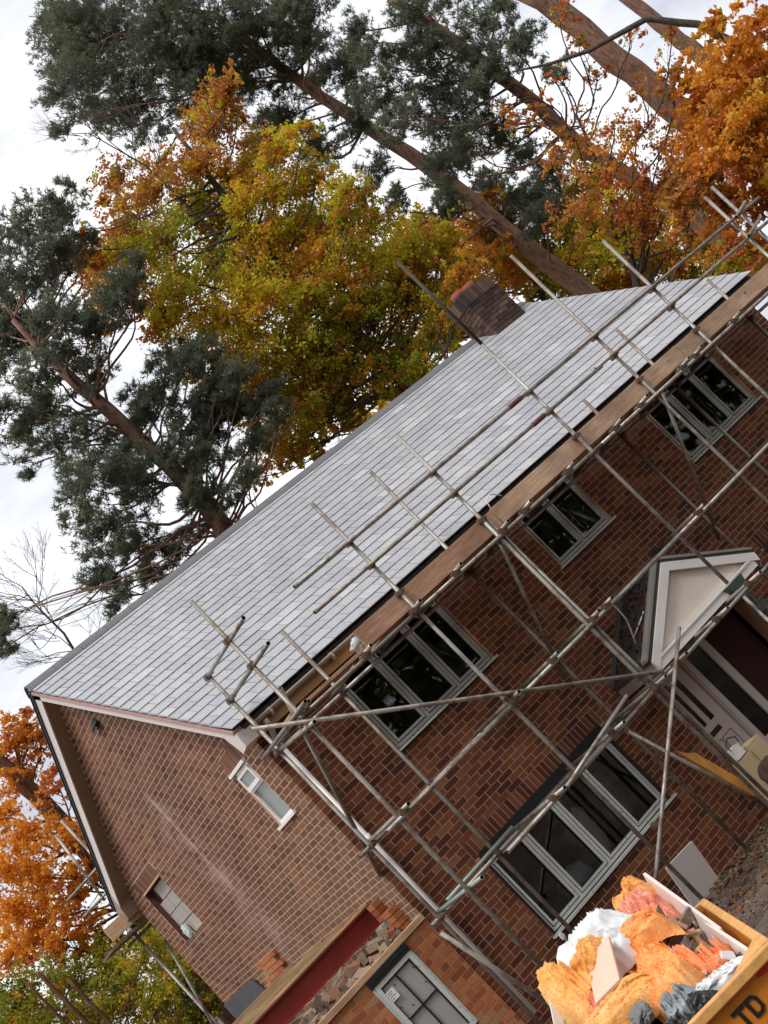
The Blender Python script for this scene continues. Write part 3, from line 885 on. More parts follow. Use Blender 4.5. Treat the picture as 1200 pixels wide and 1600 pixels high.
# padstone and broken pier at the gable
MB().box(-.17, -.002, .60, .98, 1.2, 2.34).build('padstone', M_BLOCK, ext)
for k in range(5):
    MB().box(-.115, -.003, .30 + .0, .515, 2.05 + k*.075 + .005, 2.05 + (k+1)*.075 - .005).build('pier_brick', M_BRICKO, ext)
for (y, z) in ((.62, 2.36), (.62, 2.435), (.62, 2.51)): MB().box(-.11, -.003, y - .1, y + .07, z + .004, z + .070).build('pier_brick', M_BRICKO, ext)
# extension window
ew = MB()
X0, X1, Z0, Z1 = -.95, -.39, 1.0, 2.0
PE = lambda a, b, c, d, y0, y1, mb: mb.box(a, b, y0, y1, c, d)
M_MINT = simple('mint_tape', (.50, .56, .51), .5, var=.15, scale=14, bmp=.05)
for (a, b, c, d) in ((X0, X1, Z1 - .05, Z1), (X0, X1, Z0, Z0 + .05), (X0, X0 + .05, Z0 + .05, Z1 - .05), (X1 - .05, X1, Z0 + .05, Z1 - .05)): PE(a, b, c, d, -.035, .05, ew)
ewo = ew.build('window', M_FRAME, ext, label='new frosted window with taped frame and a white paper sticker')
g = MB()
for (a, b, c, d) in ((X0 + .05, X1 - .05, Z1 - .066, Z1 - .05), (X0 + .05, X0 + .066, Z0 + .05, Z1 - .066), (X1 - .066, X1 - .05, Z0 + .05, Z1 - .066), (-.677, -.663, Z0 + .05, Z1 - .066), (X0 + .066, -.677, 1.52, 1.535), (-.663, X1 - .066, 1.52, 1.535)):
    PE(a, b, c, d, -.028, .03, g)
g.build('black_glazing_bar', M_BLACK, ewo)
M_FROST = simple('frosted_glass', (.40, .38, .36), .3, var=.12, scale=2.5, bmp=.05)
MB().box(X0 + .05, X1 - .05, -.005, .005, Z0 + .05, Z1 - .05).build('pane', M_FROST, ewo)
MB().box(X0 - .03, X1 + .02, -.05, .06, 2.005, 2.10).build('head_seal', M_BLACK, ewo)
MB().box(X0 - .02, X1 + .01, -.058, -.05, 2.045, 2.065).build('head_seal_rib', M_BLACK, ewo)
st = MB().box(-.90, -.79, -.031, -.028, 1.76, 1.88).build('sticker', simple('white_paper', (.78, .76, .75), .7, bmp=0), ewo)
tx = MB()
for i in range(4): tx.box(-.89, -.89 + (.07, .05, .08, .04)[i], -.0325, -.031, 1.86 - i*.025 - .006, 1.86 - i*.025)
tx.build('sticker_print', M_DOORD, ewo)
for (a, b) in ((-.75, 1.87), (-.47, 1.85), (-.48, 1.66), (-.86, 1.67), (-.75, 1.60), (-.45, 1.47)): MB().tube([(a, -.006, b), (a, -.012, b)], .008, 8).build('fixing_dot', M_BLACK, ewo)
# clips of tape at the sides
MB().box(X0 - .028, X0 - .003, -.03, .02, 1.0, 1.99).build('side_foam', M_MINT, ewo)
MB().box(X1 + .003, X1 + .028, -.03, .02, 1.0, 1.99).build('side_foam', M_MINT, ewo)

# steel beam
sb = MB()
sb.box(-4.2, -.01, .80, .946, 2.575, 2.592); sb.box(-4.2, -.01, .80, .946, 2.338, 2.355); sb.box(-4.2, -.01, .868, .878, 2.355, 2.575)
sb.build('steel_beam', M_STEEL, label='dark red steel beam spanning from the gable above the open wall head', cat='beam')
# loose joists beyond the beam
for i, y in enumerate((.99, 1.18, 1.42, 1.7, 2.1, 2.6, 3.2, 3.9)):
    o = MB().box(-4.3 + .1*i, -.02 - .01*(i % 3), y, y + .047, 2.42, (2.606, 2.634, 2.60, 2.632, 2.598, 2.634, 2.606, 2.642)[i]).build('timber_joist', (M_TIMBER, M_PLATE)[i % 3 == 1], label=None)
    o['label'] = ['pale roof joist lying closest behind the red steel beam', 'second pale roof joist behind the red beam', 'third pale joist behind the red beam', 'fourth pale joist back from the red beam',
                  'fifth pale joist back from the red beam', 'sixth joist, level with the middle of the gable', 'seventh joist, near the orange brick patch', 'joist farthest from the red beam, by the grey membrane'][i]
    o['category'] = 'joist'; o['group'] = 'pale timber joists beside the gable'
MB().box(-4.3, -.03, .80, .868, 2.596, 2.618).build('packing_batten', M_TIMBER, label='thin pale batten lying along the top of the red beam', cat='batten')
# patch of new brickwork and membrane at the back of the gable
pt = MB()
for k in range(5):
    n = 4 - (k % 2)
    for i in range(n + (k < 2)):
        y0 = 4.05 + i*.225 + (.1125 if k % 2 else 0)
        pt.box(-.055, .004, y0 + .005, y0 + .22, 2.55 + k*.075 + .005, 2.55 + (k+1)*.075 - .005)
pt.build('brick_patch', M_BRICKO, ext)
mm = MB()
mm.prism([(-.02, 5.35, 2.50), (-.02, 7.24, 2.48), (-.02, 7.24, 2.80), (-.02, 5.5, 2.82)], (-.02, 0, 0))
mm.prism([(-.04, 5.2, 2.52), (-.04, 7.3, 2.50), (-.75, 7.3, 2.46), (-.6, 5.6, 2.50), (-.4, 5.1, 2.53)], (0, 0, .02))
mm.build('roof_membrane', M_GREYSHEET, label='dark grey roofing membrane turned up against the back of the gable', cat='membrane')
MB().box(-.8, -.45, .35, .60, 2.05, 2.13).build('blue_tub', simple('blue_plastic', (.01, .06, .14), .5), label='blue plastic lump lying on the wall head under the beam', cat='tub', loc=(-.95, 0, .02))
cbx = MB()
rc = random.Random(9)
for i in range(3):
    pts = [(-.78 + rc.uniform(-.05, .05) + .06*j*rc.uniform(.5, 1.4), .14 + .05*i + rc.uniform(-.03, .03), 2.12 + .07*math.sin(j*1.3 + i)) for j in range(7)]
    cbx.tube(pts, .007, 5)
cbx.build('loose_cable', M_BLACK, label='tangle of dark cable on the rubble of the wall head', cat='cable')

# ------------------------------------------------------------------ scaffold
scaf = thing('tube_scaffold', 'galvanised tube scaffold standing along the front and left end of the house', 'scaffold')
TR = .02415
def tube_ob(name, p0, p1, mat=None, r=TR, label=None):
    p0, p1 = Vector(p0), Vector(p1)
    d = p1 - p0; ln = d.length
    mb = MB(); n = 12
    for z, rr_ in ((0, r), (ln, r), (ln, r*.8), (ln - .12, r*.8), (.12, r*.8), (0, r*.8)):
        for k in range(n):
            a = 2*math.pi*k/n; mb.v.append((rr_*math.cos(a), rr_*math.sin(a), z))
    def ring(i, j, m):
        for k in range(n):
            mb.f.append((i*n+k, i*n+(k+1) % n, j*n+(k+1) % n, j*n+k)); mb.mi.append(m)
    ring(0, 1, 0); ring(1, 2, 0); ring(2, 3, 1); ring(4, 5, 1); ring(5, 0, 0)
    mb.f.append(tuple(3*n+k for k in range(n))); mb.mi.append(1)
    mb.f.append(tuple(4*n+k for k in range(n))[::-1]); mb.mi.append(1)
    o = mb.build(name, [mat or M_GALV, M_TUBEIN], scaf, label=label)
    o.data.polygons.foreach_set('use_smooth', [True]*len(o.data.polygons))
    o.location = p0; o.rotation_euler = d.to_track_quat('Z', 'Y').to_euler()
    return o
cm = MB()
cm.tube([(0, 0, -.028), (0, 0, .028)], .034, 10); cm.tube([(-.028, .055, 0), (.028, .055, 0)], .034, 10)
cm.box(-.05, -.03, -.02, .03, -.02, .02); cm.box(.03, .075, -.012, .012, -.012, .012); cm.tube([(.045, -.03, 0), (.045, .05, 0)], .009, 6)
cm.tube([(0, .03, .035), (0, .09, .035)], .009, 6)
cmesh = cm.mesh('coupler', M_COUPLER)
def coupler(p, rz=0.0, rx=0.0):
    o = link('coupler', cmesh, scaf, loc=p); o.rotation_euler = (rx, 0, rz); return o

YO, YI = -1.37, -.35
OUT = [(-.06, 6.07), (1.78, 6.09), (3.22, 6.08), (5.06, 8.35), (6.43, 6.97), (7.74, 6.39), (9.7, 6.0), (9.95, 6.05)]
M_GALVD = simple('dull_brown_tube', (.055, .045, .030), .6, metal=.3, var=.3, scale=7)  # darker brown for the top length of one standard
for i, (x, zt) in enumerate(OUT):
    b = 2.25 if i == 3 else (0.0 if i < 3 else 0.0)
    tube_ob('standard', (x, YO, b if i != 3 else 2.25), (x, YO, zt if i != 3 else 6.3))
tube_ob('standard', (5.06, YO, 6.30), (5.06, YO, 7.75), M_GALVD)
tube_ob('standard', (5.40, -1.0, 0.0), (5.40, -1.0, 2.0))
INN = [(-.03, 5.55), (.97, 5.37), (3.30, 6.14), (6.45, 5.12), (7.76, 5.54), (9.68, 5.25)]
for x, zt in INN: tube_ob('inner_standard', (x, YI, 0.0), (x, YI, zt))
tube_ob('standard', (3.24 + .09, YO + .03, 0.1), (3.24 + .05, YO + .03, 4.7))
# guard rails
tube_ob('guard_rail', (.88, YO - .05, 5.49), (6.0, YO - .05, 5.49)); tube_ob('guard_rail', (5.9, YO - .05, 5.50), (10.4, YO - .05, 5.50))
tube_ob('guard_rail', (.84, YO - .05, 5.15), (6.1, YO - .05, 5.15), None); tube_ob('guard_rail', (6.0, YO - .05, 5.17), (10.4, YO - .05, 5.17))
for x in (4.72, ): tube_ob('sleeve_coupler', (x - .1, YO - .05, 5.49), (x + .12, YO - .05, 5.49), M_SLEEVE, .033)
tube_ob('sleeve_coupler', (4.78 - .1, YO - .05, 5.15), (4.78 + .12, YO - .05, 5.15), M_SLEEVE, .033)
for x, _ in OUT[1:6]:
    for z in (5.49, 5.15, 4.72): coupler((x, YO, z))
tube_ob('guard_rail', (9.2, -1.9, 5.42), (10.4, -1.2, 5.62)); tube_ob('guard_rail', (9.1, -1.9, 5.12), (10.4, -1.2, 5.32))
# ledgers
for (a, b) in ((-.12, 1.85), (1.70, 5.2), (5.05, 10.4)): tube_ob('ledger', (a, YO - .05, 4.44), (b, YO - .05, 4.44))
tube_ob('ledger', (-.1, YI, 4.42), (10.2, YI, 4.42))
for (a, b) in ((-.28, 1.84), (1.83, 5.1), (5.0, 10.4)): tube_ob('ledger', (a, YO - .05, 3.04), (b, YO - .05, 3.04))
tube_ob('ledger', (-.2, YI, 3.04), (10.2, YI, 3.04))
for (a, b) in ((.52, 3.3), (3.2, 6.4)): tube_ob('ledger', (a, YO - .05, 2.055), (b, YO - .05, 2.055))
tube_ob('ledger', (-.15, YI, 2.02), (3.4, YI, 2.02)); tube_ob('ledger', (3.3, YI, 2.02), (5.6, YI, 2.02))
tube_ob('ledger', (1.50, YO - .11, 2.06), (2.84, YO - .11, 2.24))
for x, _ in OUT[:7]:
    for z in (4.44, 3.04): coupler((x, YO, z), rng.uniform(-.2, .2))
for x, _ in OUT[:4]: coupler((x, YO, 2.055), rng.uniform(-.2, .2))
for x, _ in INN:
    for z in (4.42, 3.04, 2.02): coupler((x, YI, z), rng.uniform(-.2, .2) + math.pi)
# transoms
for x in (0, .95, 1.75, 2.45, 3.3, 3.72, 4.57, 5.55, 6.1, 7.05, 7.35, 8.3): tube_ob('transom', (x, -1.60, 4.49), (x + rng.uniform(-.02, .02), -.22, 4.48)); coupler((x, YO - .06, 4.47), math.pi/2)
for x in (.02, 1.84, 2.54, 3.32, 3.57, 5.5): tube_ob('transom', (x, -1.58, 3.09), (x + rng.uniform(-.04, .04), -.20, 3.08)); coupler((x, YO - .06, 3.07), math.pi/2)
for x in (1.36, 2.44, 3.25, 3.67, 4.54, 5.26): tube_ob('transom', (x, -1.68, 2.09), (x + rng.uniform(-.05, .05), -.12, 2.06)); coupler((x, YO - .06, 2.08), math.pi/2)
M_AQUA = simple('painted_green_tube', (.30, .36, .31), .5, metal=.3, var=.2)
tube_ob('transom', (-.02, -1.7, 2.10), (.05, -.15, 2.06), M_AQUA); tube_ob('transom', (.12, -.45, 2.09), (1.25, -.50, 2.11), M_AQUA)
# left end returns
for z in (5.52, 5.17): tube_ob('return_rail', (-.04, -1.92, z - .02), (-.04, -.28, z)); coupler((-.06, YO, z)); coupler((-.03, YI, z))
tube_ob('return_rail', (-.10, -1.75, 4.50), (-.10, -.05, 4.50)); tube_ob('return_rail', (-.12, -1.62, 4.30), (-.02, -.2, 4.44))
# transverse braces
tube_ob('transverse_brace', (-.02, -1.38, 4.80), (-.02, .02, 2.74)); tube_ob('transverse_brace', (3.22, -1.33, 4.46), (3.22, -.28, 2.80)); tube_ob('transverse_brace', (6.45, -1.45, 4.40), (6.45, -.24, 2.62))
# facade braces
tube_ob('facade_brace', (-.60, YO - .10, 4.68), (3.42, YO - .10, 2.13)); tube_ob('facade_brace', (3.98, YO - .15, 2.33), (1.46, YO - .15, .79))
tube_ob('facade_brace', (3.25, YI - .06, 1.87), (3.95, YI - .06, -.05)); tube_ob('facade_brace', (-.62, YO - .08, 2.02), (-.05, YO + .25, .30))
for p in ((-.06, YO - .04, 4.33), (1.79, YO - .04, 3.13), (3.2, YO - .04, 2.27), (3.38, YO - .1, 1.96), (1.98, YO - .08, 1.12)): coupler(p)
# rear scaffold at the back corner of the house
tube_ob('standard', (.42, 8.5, 0), (.42, 8.5, 6.6)); tube_ob('standard', (.08, 8.5, 5.2), (.20, 8.5, 6.48))
tube_ob('guard_rail', (-.36, 8.5, 5.58), (1.6, 8.5, 5.80)); tube_ob('guard_rail', (-.33, 8.5, 5.23), (1.6, 8.5, 5.4))
tube_ob('standard', (-.13, 7.8, 0), (-.13, 7.8, 4.6)); tube_ob('facade_brace', (.13, 7.75, 4.1), (-.20, 7.8, 2.6)); tube_ob('transom', (.6, 8.0, 4.42), (-.3, 7.9, 4.40))
bw = MB(); bw.box(-.55, 2.0, 7.36, 7.40, 4.58, 4.80); o = bw.build('toe_board', M_BOARD, scaf)
bw = MB(); bw.box(-.62, 2.0, 7.55, 8.3, 4.49, 4.53); o = bw.build('rear_deck', M_OLDWOOD, scaf)

# toe boards (fixed to the standards) and loose deck boards
for a, b, m, dz in ((1.06, 3.42, M_BOARDR, 0.0), (3.44, 7.30, M_BOARD, .012), (7.31, 10.4, M_BOARD, .006)):
    bevel(MB().box(a, b, YO + .035, YO + .073, 4.515 + dz, 4.742 + dz).build('toe_board', m, scaf), .004)
bd_lab = ['outermost scaffold board of the left bay, right above the drainpipe end of the ledger', 'outer scaffold board behind the reddish toe board', 'outer scaffold board behind the long tan toe board']
idx = 0
for j, (a, b) in enumerate(((-.10, 1.40), (1.42, 5.3), (5.32, 10.3))):
    for k in range(5):
        if j == 0 and k > 0: continue
        y1 = YO + .30 + k * .2 - (.0 if k else 0)
        o = MB().box(a, b, y1 - .222 + (.02 if k == 0 else .025), y1, 4.517, 4.555).build('scaffold_board', M_BOARDR if (j == 0 or k == 0 and j == 1) else M_BOARD)
        bevel(o)
        bay = ['in the left bay', 'in the middle bays', 'in the right bays'][j]
        o['label'] = ('outermost' if k == 0 else ['', 'second', 'third', 'fourth', 'innermost'][k]) + ' scaffold deck board ' + bay + ', counted in from the toe board'
        o['category'] = 'scaffold board'; o['group'] = 'scaffold boards of the eaves deck'

# ------------------------------------------------------------------ crumpled things
def crumple(name, c, r, mat, seed, amp=.35, fr=2.2, sub=4, rotz=0.0, fold=0.12, ff=9, fuzz=0, **kw):
    bm = bmesh.new(); bmesh.ops.create_icosphere(bm, subdivisions=sub, radius=1)
    of = Vector((seed*3.1, seed*1.7, seed*.9))
    for v in bm.verts:
        n = v.co.normalized()
        # squarish lump, broad lobes, sharp creases pressed inwards, fine ragged relief
        sq = (abs(n.x)**3 + abs(n.y)**3 + abs(n.z)**3) ** (-1/3)
        wv = n + Vector((noise.noise(n*1.7 + of), noise.noise(n*1.7 + of*1.3), noise.noise(n*1.7 + of*1.9)))*.5
        d = sq*.92 + amp*noise.noise(wv*fr*.8 + of)
        cr1 = 1 - min(1, abs(noise.noise(wv*ff*.32 + of*2))*5); cr2 = 1 - min(1, abs(noise.noise(wv*ff*.75 + of*3))*4)
        d -= fold*.75*cr1**2 + fold*.38*cr2**2
        d += fold*.22*noise.noise(n*ff*1.9 + of)
        v.co = n*max(.2, d)
    me = bpy.data.meshes.new(name); bm.to_mesh(me); bm.free()
    me.materials.append(mat)
    me.polygons.foreach_set('use_smooth', [True]*len(me.polygons))
    for v in me.vertices: v.co = Vector((v.co.x*r[0], v.co.y*r[1], v.co.z*r[2]))
    me.update()
    o = link(name, me, loc=c, **kw); o.rotation_euler = (0, 0, rotz)
    if fuzz:
        nv = len(me.vertices); co = np.zeros(nv*3, np.float32); no = np.zeros(nv*3, np.float32)
        me.vertices.foreach_get('co', co); me.vertices.foreach_get('normal', no)
        co = co.reshape(-1, 3); no = no.reshape(-1, 3); rs = np.random.RandomState(seed)
        k = rs.randint(0, nv, fuzz); n_ = no[k] + rs.normal(size=(fuzz, 3))*.55
        n_ /= np.linalg.norm(n_, axis=1)[:, None]
        t_ = np.cross(n_, rs.normal(size=(fuzz, 3))); t_ /= np.linalg.norm(t_, axis=1)[:, None]
        p0 = co[k] + rs.normal(size=(fuzz, 3))*.006
        ln = rs.uniform(.006, .022, (fuzz, 1)); wd = rs.uniform(.003, .008, (fuzz, 1))
        v = np.stack([p0 - t_*wd, p0 + t_*wd, p0 + n_*ln + t_*wd*.5], 1).reshape(-1, 3)
        quads('loose_fibres', v, mat, o, k=3, kind='stuff')
    return o

# silver sheeting on the deck
crumple('crumpled_foil', (1.25, -1.15, 4.63), (.22, .10, .09), plastic('silver_foil', (.55, .58, .6), .25), 4, .5, 3, label='crumpled silver sheeting lying at the left end of the scaffold deck', cat='foil')
# cable loops
def wire(name, pts, r, mat, **kw): return MB().tube(pts, r, 6).build(name, mat, None, smooth=True, **kw)
wire('cable_loop', [(3.42, -1.36, 4.72), (3.44, -1.38, 4.84), (3.55, -1.38, 4.88), (3.66, -1.36, 4.78)], .008, M_WHITE, label='white cable end looping over the toe board', cat='cable')
wire('white_cable', [(3.72, -1.40, 3.02), (3.66, -1.42, 3.10), (3.62, -1.42, 3.05), (3.66, -1.38, 2.95), (3.78, -1.2, 2.80), (3.86, -1.0, 2.66), (3.85, -.9, 2.52)], .009, M_WHITE, label='white cable drooping from the middle ledger beside the porch roof', cat='cable')
wire('roof_stick', [(4.18, -.5, 2.56), (4.30, -.62, 2.63), (4.42, -.7, 2.70)], .011, M_WHITE, label='thin white rod lying among leaves on the porch roof', cat='rod')
# leaves on the porch roof: nobody could count them
def leaf_cloud(name, pts, nrm, size, mat, seed, parent=None, flat=0.35, **kw):
    rs = np.random.RandomState(seed); n = len(pts)
    pts = np.asarray(pts, float)
    a = rs.normal(size=(n, 3)); a /= np.linalg.norm(a, axis=1)[:, None]
    if nrm is not None:
        up = np.asarray(nrm, float)
        a = a * flat + up; a /= np.linalg.norm(a, axis=1)[:, None]
    t = rs.normal(size=(n, 3)); u = np.cross(a, t); u /= np.linalg.norm(u, axis=1)[:, None]; w = np.cross(a, u)
    s = size * rs.uniform(.45, 1.45, (n, 1))
    curl = a * s * rs.uniform(-.25, .25, (n, 1))
    v = np.stack([pts - u*s*.5, pts + w*s*.32 + curl, pts + u*s*.5, pts - w*s*.32 + curl], 1).reshape(-1, 3)
    return quads(name, v, mat, parent, **kw)
def quads(name, v, mat, parent=None, k=4, **kw):
    me = bpy.data.meshes.new(name); nv = len(v); nf = nv // k
    me.vertices.add(nv); me.vertices.foreach_set('co', np.asarray(v, np.float32).ravel())
    me.loops.add(nv); me.loops.foreach_set('vertex_index', np.arange(nv, dtype=np.int32))
    me.polygons.add(nf); me.polygons.foreach_set('loop_start', np.arange(0, nv, k, dtype=np.int32))
    me.materials.append(mat); me.update(calc_edges=True); me.validate()
    return link(name, me, parent, **kw)
rs = np.random.RandomState(2)
pp = []
for i in range(330):
    yy = rs.uniform(-.86, -.05); k = rs.beta(1.5, 1.3)
    x = PX - PH*k; z = PZA + .06 - (PZA - PZE)*k + rs.uniform(0, .03)
    pp.append((x, yy, z))
leaf_cloud('fallen_leaves', pp, (-.5, 0, .85), .055, leaf_mat('fallen_red_leaves', [(0, (.06, .03, .02)), (.6, (.16, .05, .03)), (1, (.34, .17, .10))], .1), 3, flat=.8, kind='stuff', label='fallen red and brown leaves lying on the porch roof', cat='leaves')
# ground litter near the wall
pp = []
for i in range(5200):
    x = rs.uniform(-.5, 6.5); y = -abs(rs.normal(0, 1.7)) - .05
    pp.append((x, y, ground_z(x, y) + rs.uniform(0.0, .035)))
leaf_cloud('leaf_litter', pp, (0, 0, 1), .06, leaf_mat('litter_leaves', [(0, (.06, .03, .02)), (.5, (.15, .07, .04)), (.85, (.28, .12, .05)), (1, (.42, .26, .12))], .1), 5, flat=.6, kind='stuff', label='brown leaf litter on the soil along the wall', cat='leaves')
pv = []
for i in range(1500):
    x = rs.uniform(0, 5.5); y = -abs(rs.normal(0, 1.9)) - .03; s = rs.uniform(.008, .03)
    c = np.array([x, y, ground_z(x, y) + s*.4]); q = rs.normal(size=(4, 3)); q /= np.linalg.norm(q, axis=1)[:, None]; q = c + q*s
    for t in ((0, 1, 2), (0, 1, 3), (0, 2, 3), (1, 2, 3)): pv += [q[t[0]], q[t[1]], q[t[2]]]
quads('gravel', np.array(pv), simple('stones', (.22, .19, .16), .9, var=.5, scale=20), k=3, kind='stuff', label='loose stones scattered in the soil by the wall', cat='gravel')
# things at the wall foot
wp = MB(); wp.obox((2.62, -.22, .24), (.245, -.01, -.015), (0, .012, .002), (.02, -.06, .30)); bevel(wp.build('white_board', M_WPANEL, label='off-white board leaning on the wall below the ground floor window', cat='board'), .003)
pk = MB(); pk.prism([(3.66, -.22, 1.30), (3.74, -.22, 1.19), (3.82, -.24, 1.12), (3.98, -.28, .55), (4.02, -.3, .22), (3.93, -.3, .30)], (0, .045, .0)); pk.build('orange_plank', M_PLANK, label='orange-yellow timber plank leaning against the brick wall left of the door', cat='plank')
MB().box(3.86, 4.02, -.75, -.5, .02, .74).build('cardboard_box', M_CARD, label='tall beige box on the step, left of two beside the door', cat='box')
MB().box(4.035, 4.25, -.78, -.5, .02, .80).build('cardboard_box', M_CARD, label='tall beige box on the step, right of two beside the door', cat='box')
crumple('brown_sack', (3.92, -.95, .42), (.18, .14, .20), simple('brown_sacking', (.10, .055, .04), .9, var=.4, scale=10), 7, .2, 2, label='brown sack slumped in front of the boxes by the door', cat='sack')
cs = MB(); cs.box(3.86, 4.0, -.72, -.58, .76, .90); co = cs.build('paint_tub', M_WHITE, label='small white tub with a black handle on top of the boxes by the door', cat='tub')
MB().tube([(3.84, -.73, .9), (3.83, -.74, .98), (3.93, -.74, 1.02), (4.02, -.74, .97), (4.02, -.73, .9)], .008, 6).build('handle', M_BLACK, co)
crumple('silver_wrapper', (2.9, -1.55, .03), (.16, .03, .02), plastic('lilac_foil', (.5, .48, .62), .25), 9, .5, 3, label='crushed silvery wrapper on the soil right of the skip', cat='wrapper')
# debris seen inside the ground floor window
crumple('insulation_bag', (2.42, .50, 1.35), (.20, .14, .36), plastic('clear_grey_bag', (.62, .50, .50), .3), 12, .3, 2.5, label='pink insulation in a clear bag behind the ground floor window', cat='bag')
crumple('insulation_bag', (1.90, .50, 1.12), (.24, .14, .16), plastic('clear_bag', (.55, .52, .50), .25), 14, .3, 2.5, label='low crumpled clear bag behind the second pane of the ground floor window', cat='bag')
crumple('insulation_bag', (2.98, .55, 1.45), (.22, .14, .34), plastic('brown_bag', (.35, .22, .16), .35), 15, .3, 2.5, label='dark brown bag behind the rightmost pane of the ground floor window', cat='bag')
# bag caught in the blocked opening
crumple('plastic_bag', (.03, 6.32, 3.90), (.05, .10, .13), plastic('white_blue_bag', (.5, .6, .6), .3), 17, .4, 3, label='pale plastic bag hanging in the blocked gable window', cat='bag')
crumple('paper_scrap', (.99, -.07, .90), (.03, .02, .05), M_WPLAST, 18, .5, 3, label='scrap of white paper hanging from the end of the lower window sill', cat='paper')

# ------------------------------------------------------------------ skip and its load
K = Vector((-2.83, -8.99, 1.6))
UA = R(61)
U = Vector((math.cos(UA), math.sin(UA), 0)); W = Vector((-U.y, U.x, 0)); ZV = Vector((0, 0, 1))
def S(u, w, z): return K + U*u + W*w + ZV*(z - 1.6)
skip = thing('rubbish_skip', 'yellow builders skip heaped with insulation and boards in front of the house', 'skip', loc=S(.87, 1.75, .35))
def skipob(mb, name, mat, parent=skip, **kw):
    o = mb.build(name, mat, None, **kw)
    o.parent = parent
    o.matrix_parent_inverse = Matrix.Translation(parent.location).inverted() if parent.type == 'EMPTY' else Matrix.Identity(4)
    return o
SWX, SLX = 3.5, 1.75
def plate(p, thick, nrm):
    mb = MB(); mb.prism([tuple(x) for x in p], tuple(Vector(nrm)*thick)); return mb
b0, zb, zt = .45, .42, 1.57      # the short ends slope in towards the base
skipob(plate([S(0, 0, zt), S(0, SWX, zt), S(0, SWX - b0, zb), S(0, b0, zb)], .012, U), 'near_side_plate', M_SKIP)
skipob(plate([S(SLX, 0, zt), S(SLX, SWX, zt), S(SLX, SWX - b0, zb), S(SLX, b0, zb)], .012, -U), 'far_side_plate', M_SKIP)
skipob(plate([S(0, 0, zt), S(SLX, 0, zt), S(SLX, b0, zb), S(0, b0, zb)], .012, W), 'end_plate', M_SKIP)
skipob(plate([S(0, SWX, zt), S(SLX, SWX, zt), S(SLX, SWX - b0, zb), S(0, SWX - b0, zb)], .012, -W), 'end_plate', M_SKIP)
skipob(plate([S(0, b0, zb), S(SLX, b0, zb), S(SLX, SWX - b0, zb), S(0, SWX - b0, zb)], .012, ZV), 'base_plate', M_SKIP)
rm = MB()
for (a, b) in ((S(-.02, -.03, 1.585), S(-.02, SWX + .03, 1.585)), (S(SLX + .02, -.03, 1.585), S(SLX + .02, SWX + .03, 1.585)), (S(-.02, -.01, 1.585), S(SLX + .02, -.01, 1.585)), (S(-.02, SWX + .01, 1.585), S(SLX + .02, SWX + .01, 1.585))):
    c = (a + b)/2; d = (b - a)/2; s = d.normalized().cross(ZV)*.024
    rm.obox(c, d, s, ZV*.028)
bevel(skipob(rm, 'rim', M_SKIPRIM), .008, 2)
gs = MB(); gs.prism([tuple(S(0, 0, 1.60)), tuple(S(.22, 0.0, 1.60)), tuple(S(0, .20, 1.60))], (0, 0, .015)); skipob(gs, 'corner_gusset', M_SKIPRIM)
# stencil lettering on the near end: LTD
def face_pt(w_, dz):    # dz below rim on sloping near end
    return S(-.004, w_, zt - dz)
nE = -U
def letters(strokes, w_left, top, h, wd):
    mb = MB()
    for poly in strokes:
        mb.prism([tuple(face_pt(w_left - x*wd, top + (1 - y)*h)) for x, y in poly], tuple(nE*.003))
    return mb
LT_L = [[(0, 0), (.26, 0), (.26, 1), (0, 1)], [(.26, 0), (.85, 0), (.85, .2), (.26, .2)]]
LT_T = [[(.36, 0), (.62, 0), (.62, .8), (.36, .8)], [(0, .8), (1, .8), (1, 1), (0, 1)]]
LT_D = [[(0, 0), (.26, 0), (.26, 1), (0, 1)], [(.26, .82), (.26, 1), (.62, 1), (.92, .78), (.70, .66), (.56, .82)], [(.70, .66), (.92, .78), (.92, .22), (.70, .34)], [(.26, 0), (.26, .18), (.56, .18), (.70, .34), (.92, .22), (.62, 0)]]
for st_, wl in ((LT_L, .425), (LT_T, .34), (LT_D, .262)):
    skipob(letters(st_, wl, .066, .098, .074), 'stencil_letter', M_LETTER)
# red chevrons at the corner
for dz in (-.005, .075, .155):
    mb = MB(); mb.prism([tuple(face_pt(.135, dz + .045)), tuple(face_pt(.10, dz + .012)), tuple(face_pt(.005, dz + .02)), tuple(face_pt(.005, dz + .062)), tuple(face_pt(.09, dz + .055))], tuple(nE*.003)); skipob(mb, 'red_chevron', M_REDREF)
skipob(MB().obox(S(.87, 1.75, .38), U*.5, W*1.2, ZV*.05), 'skid', M_SKIP)

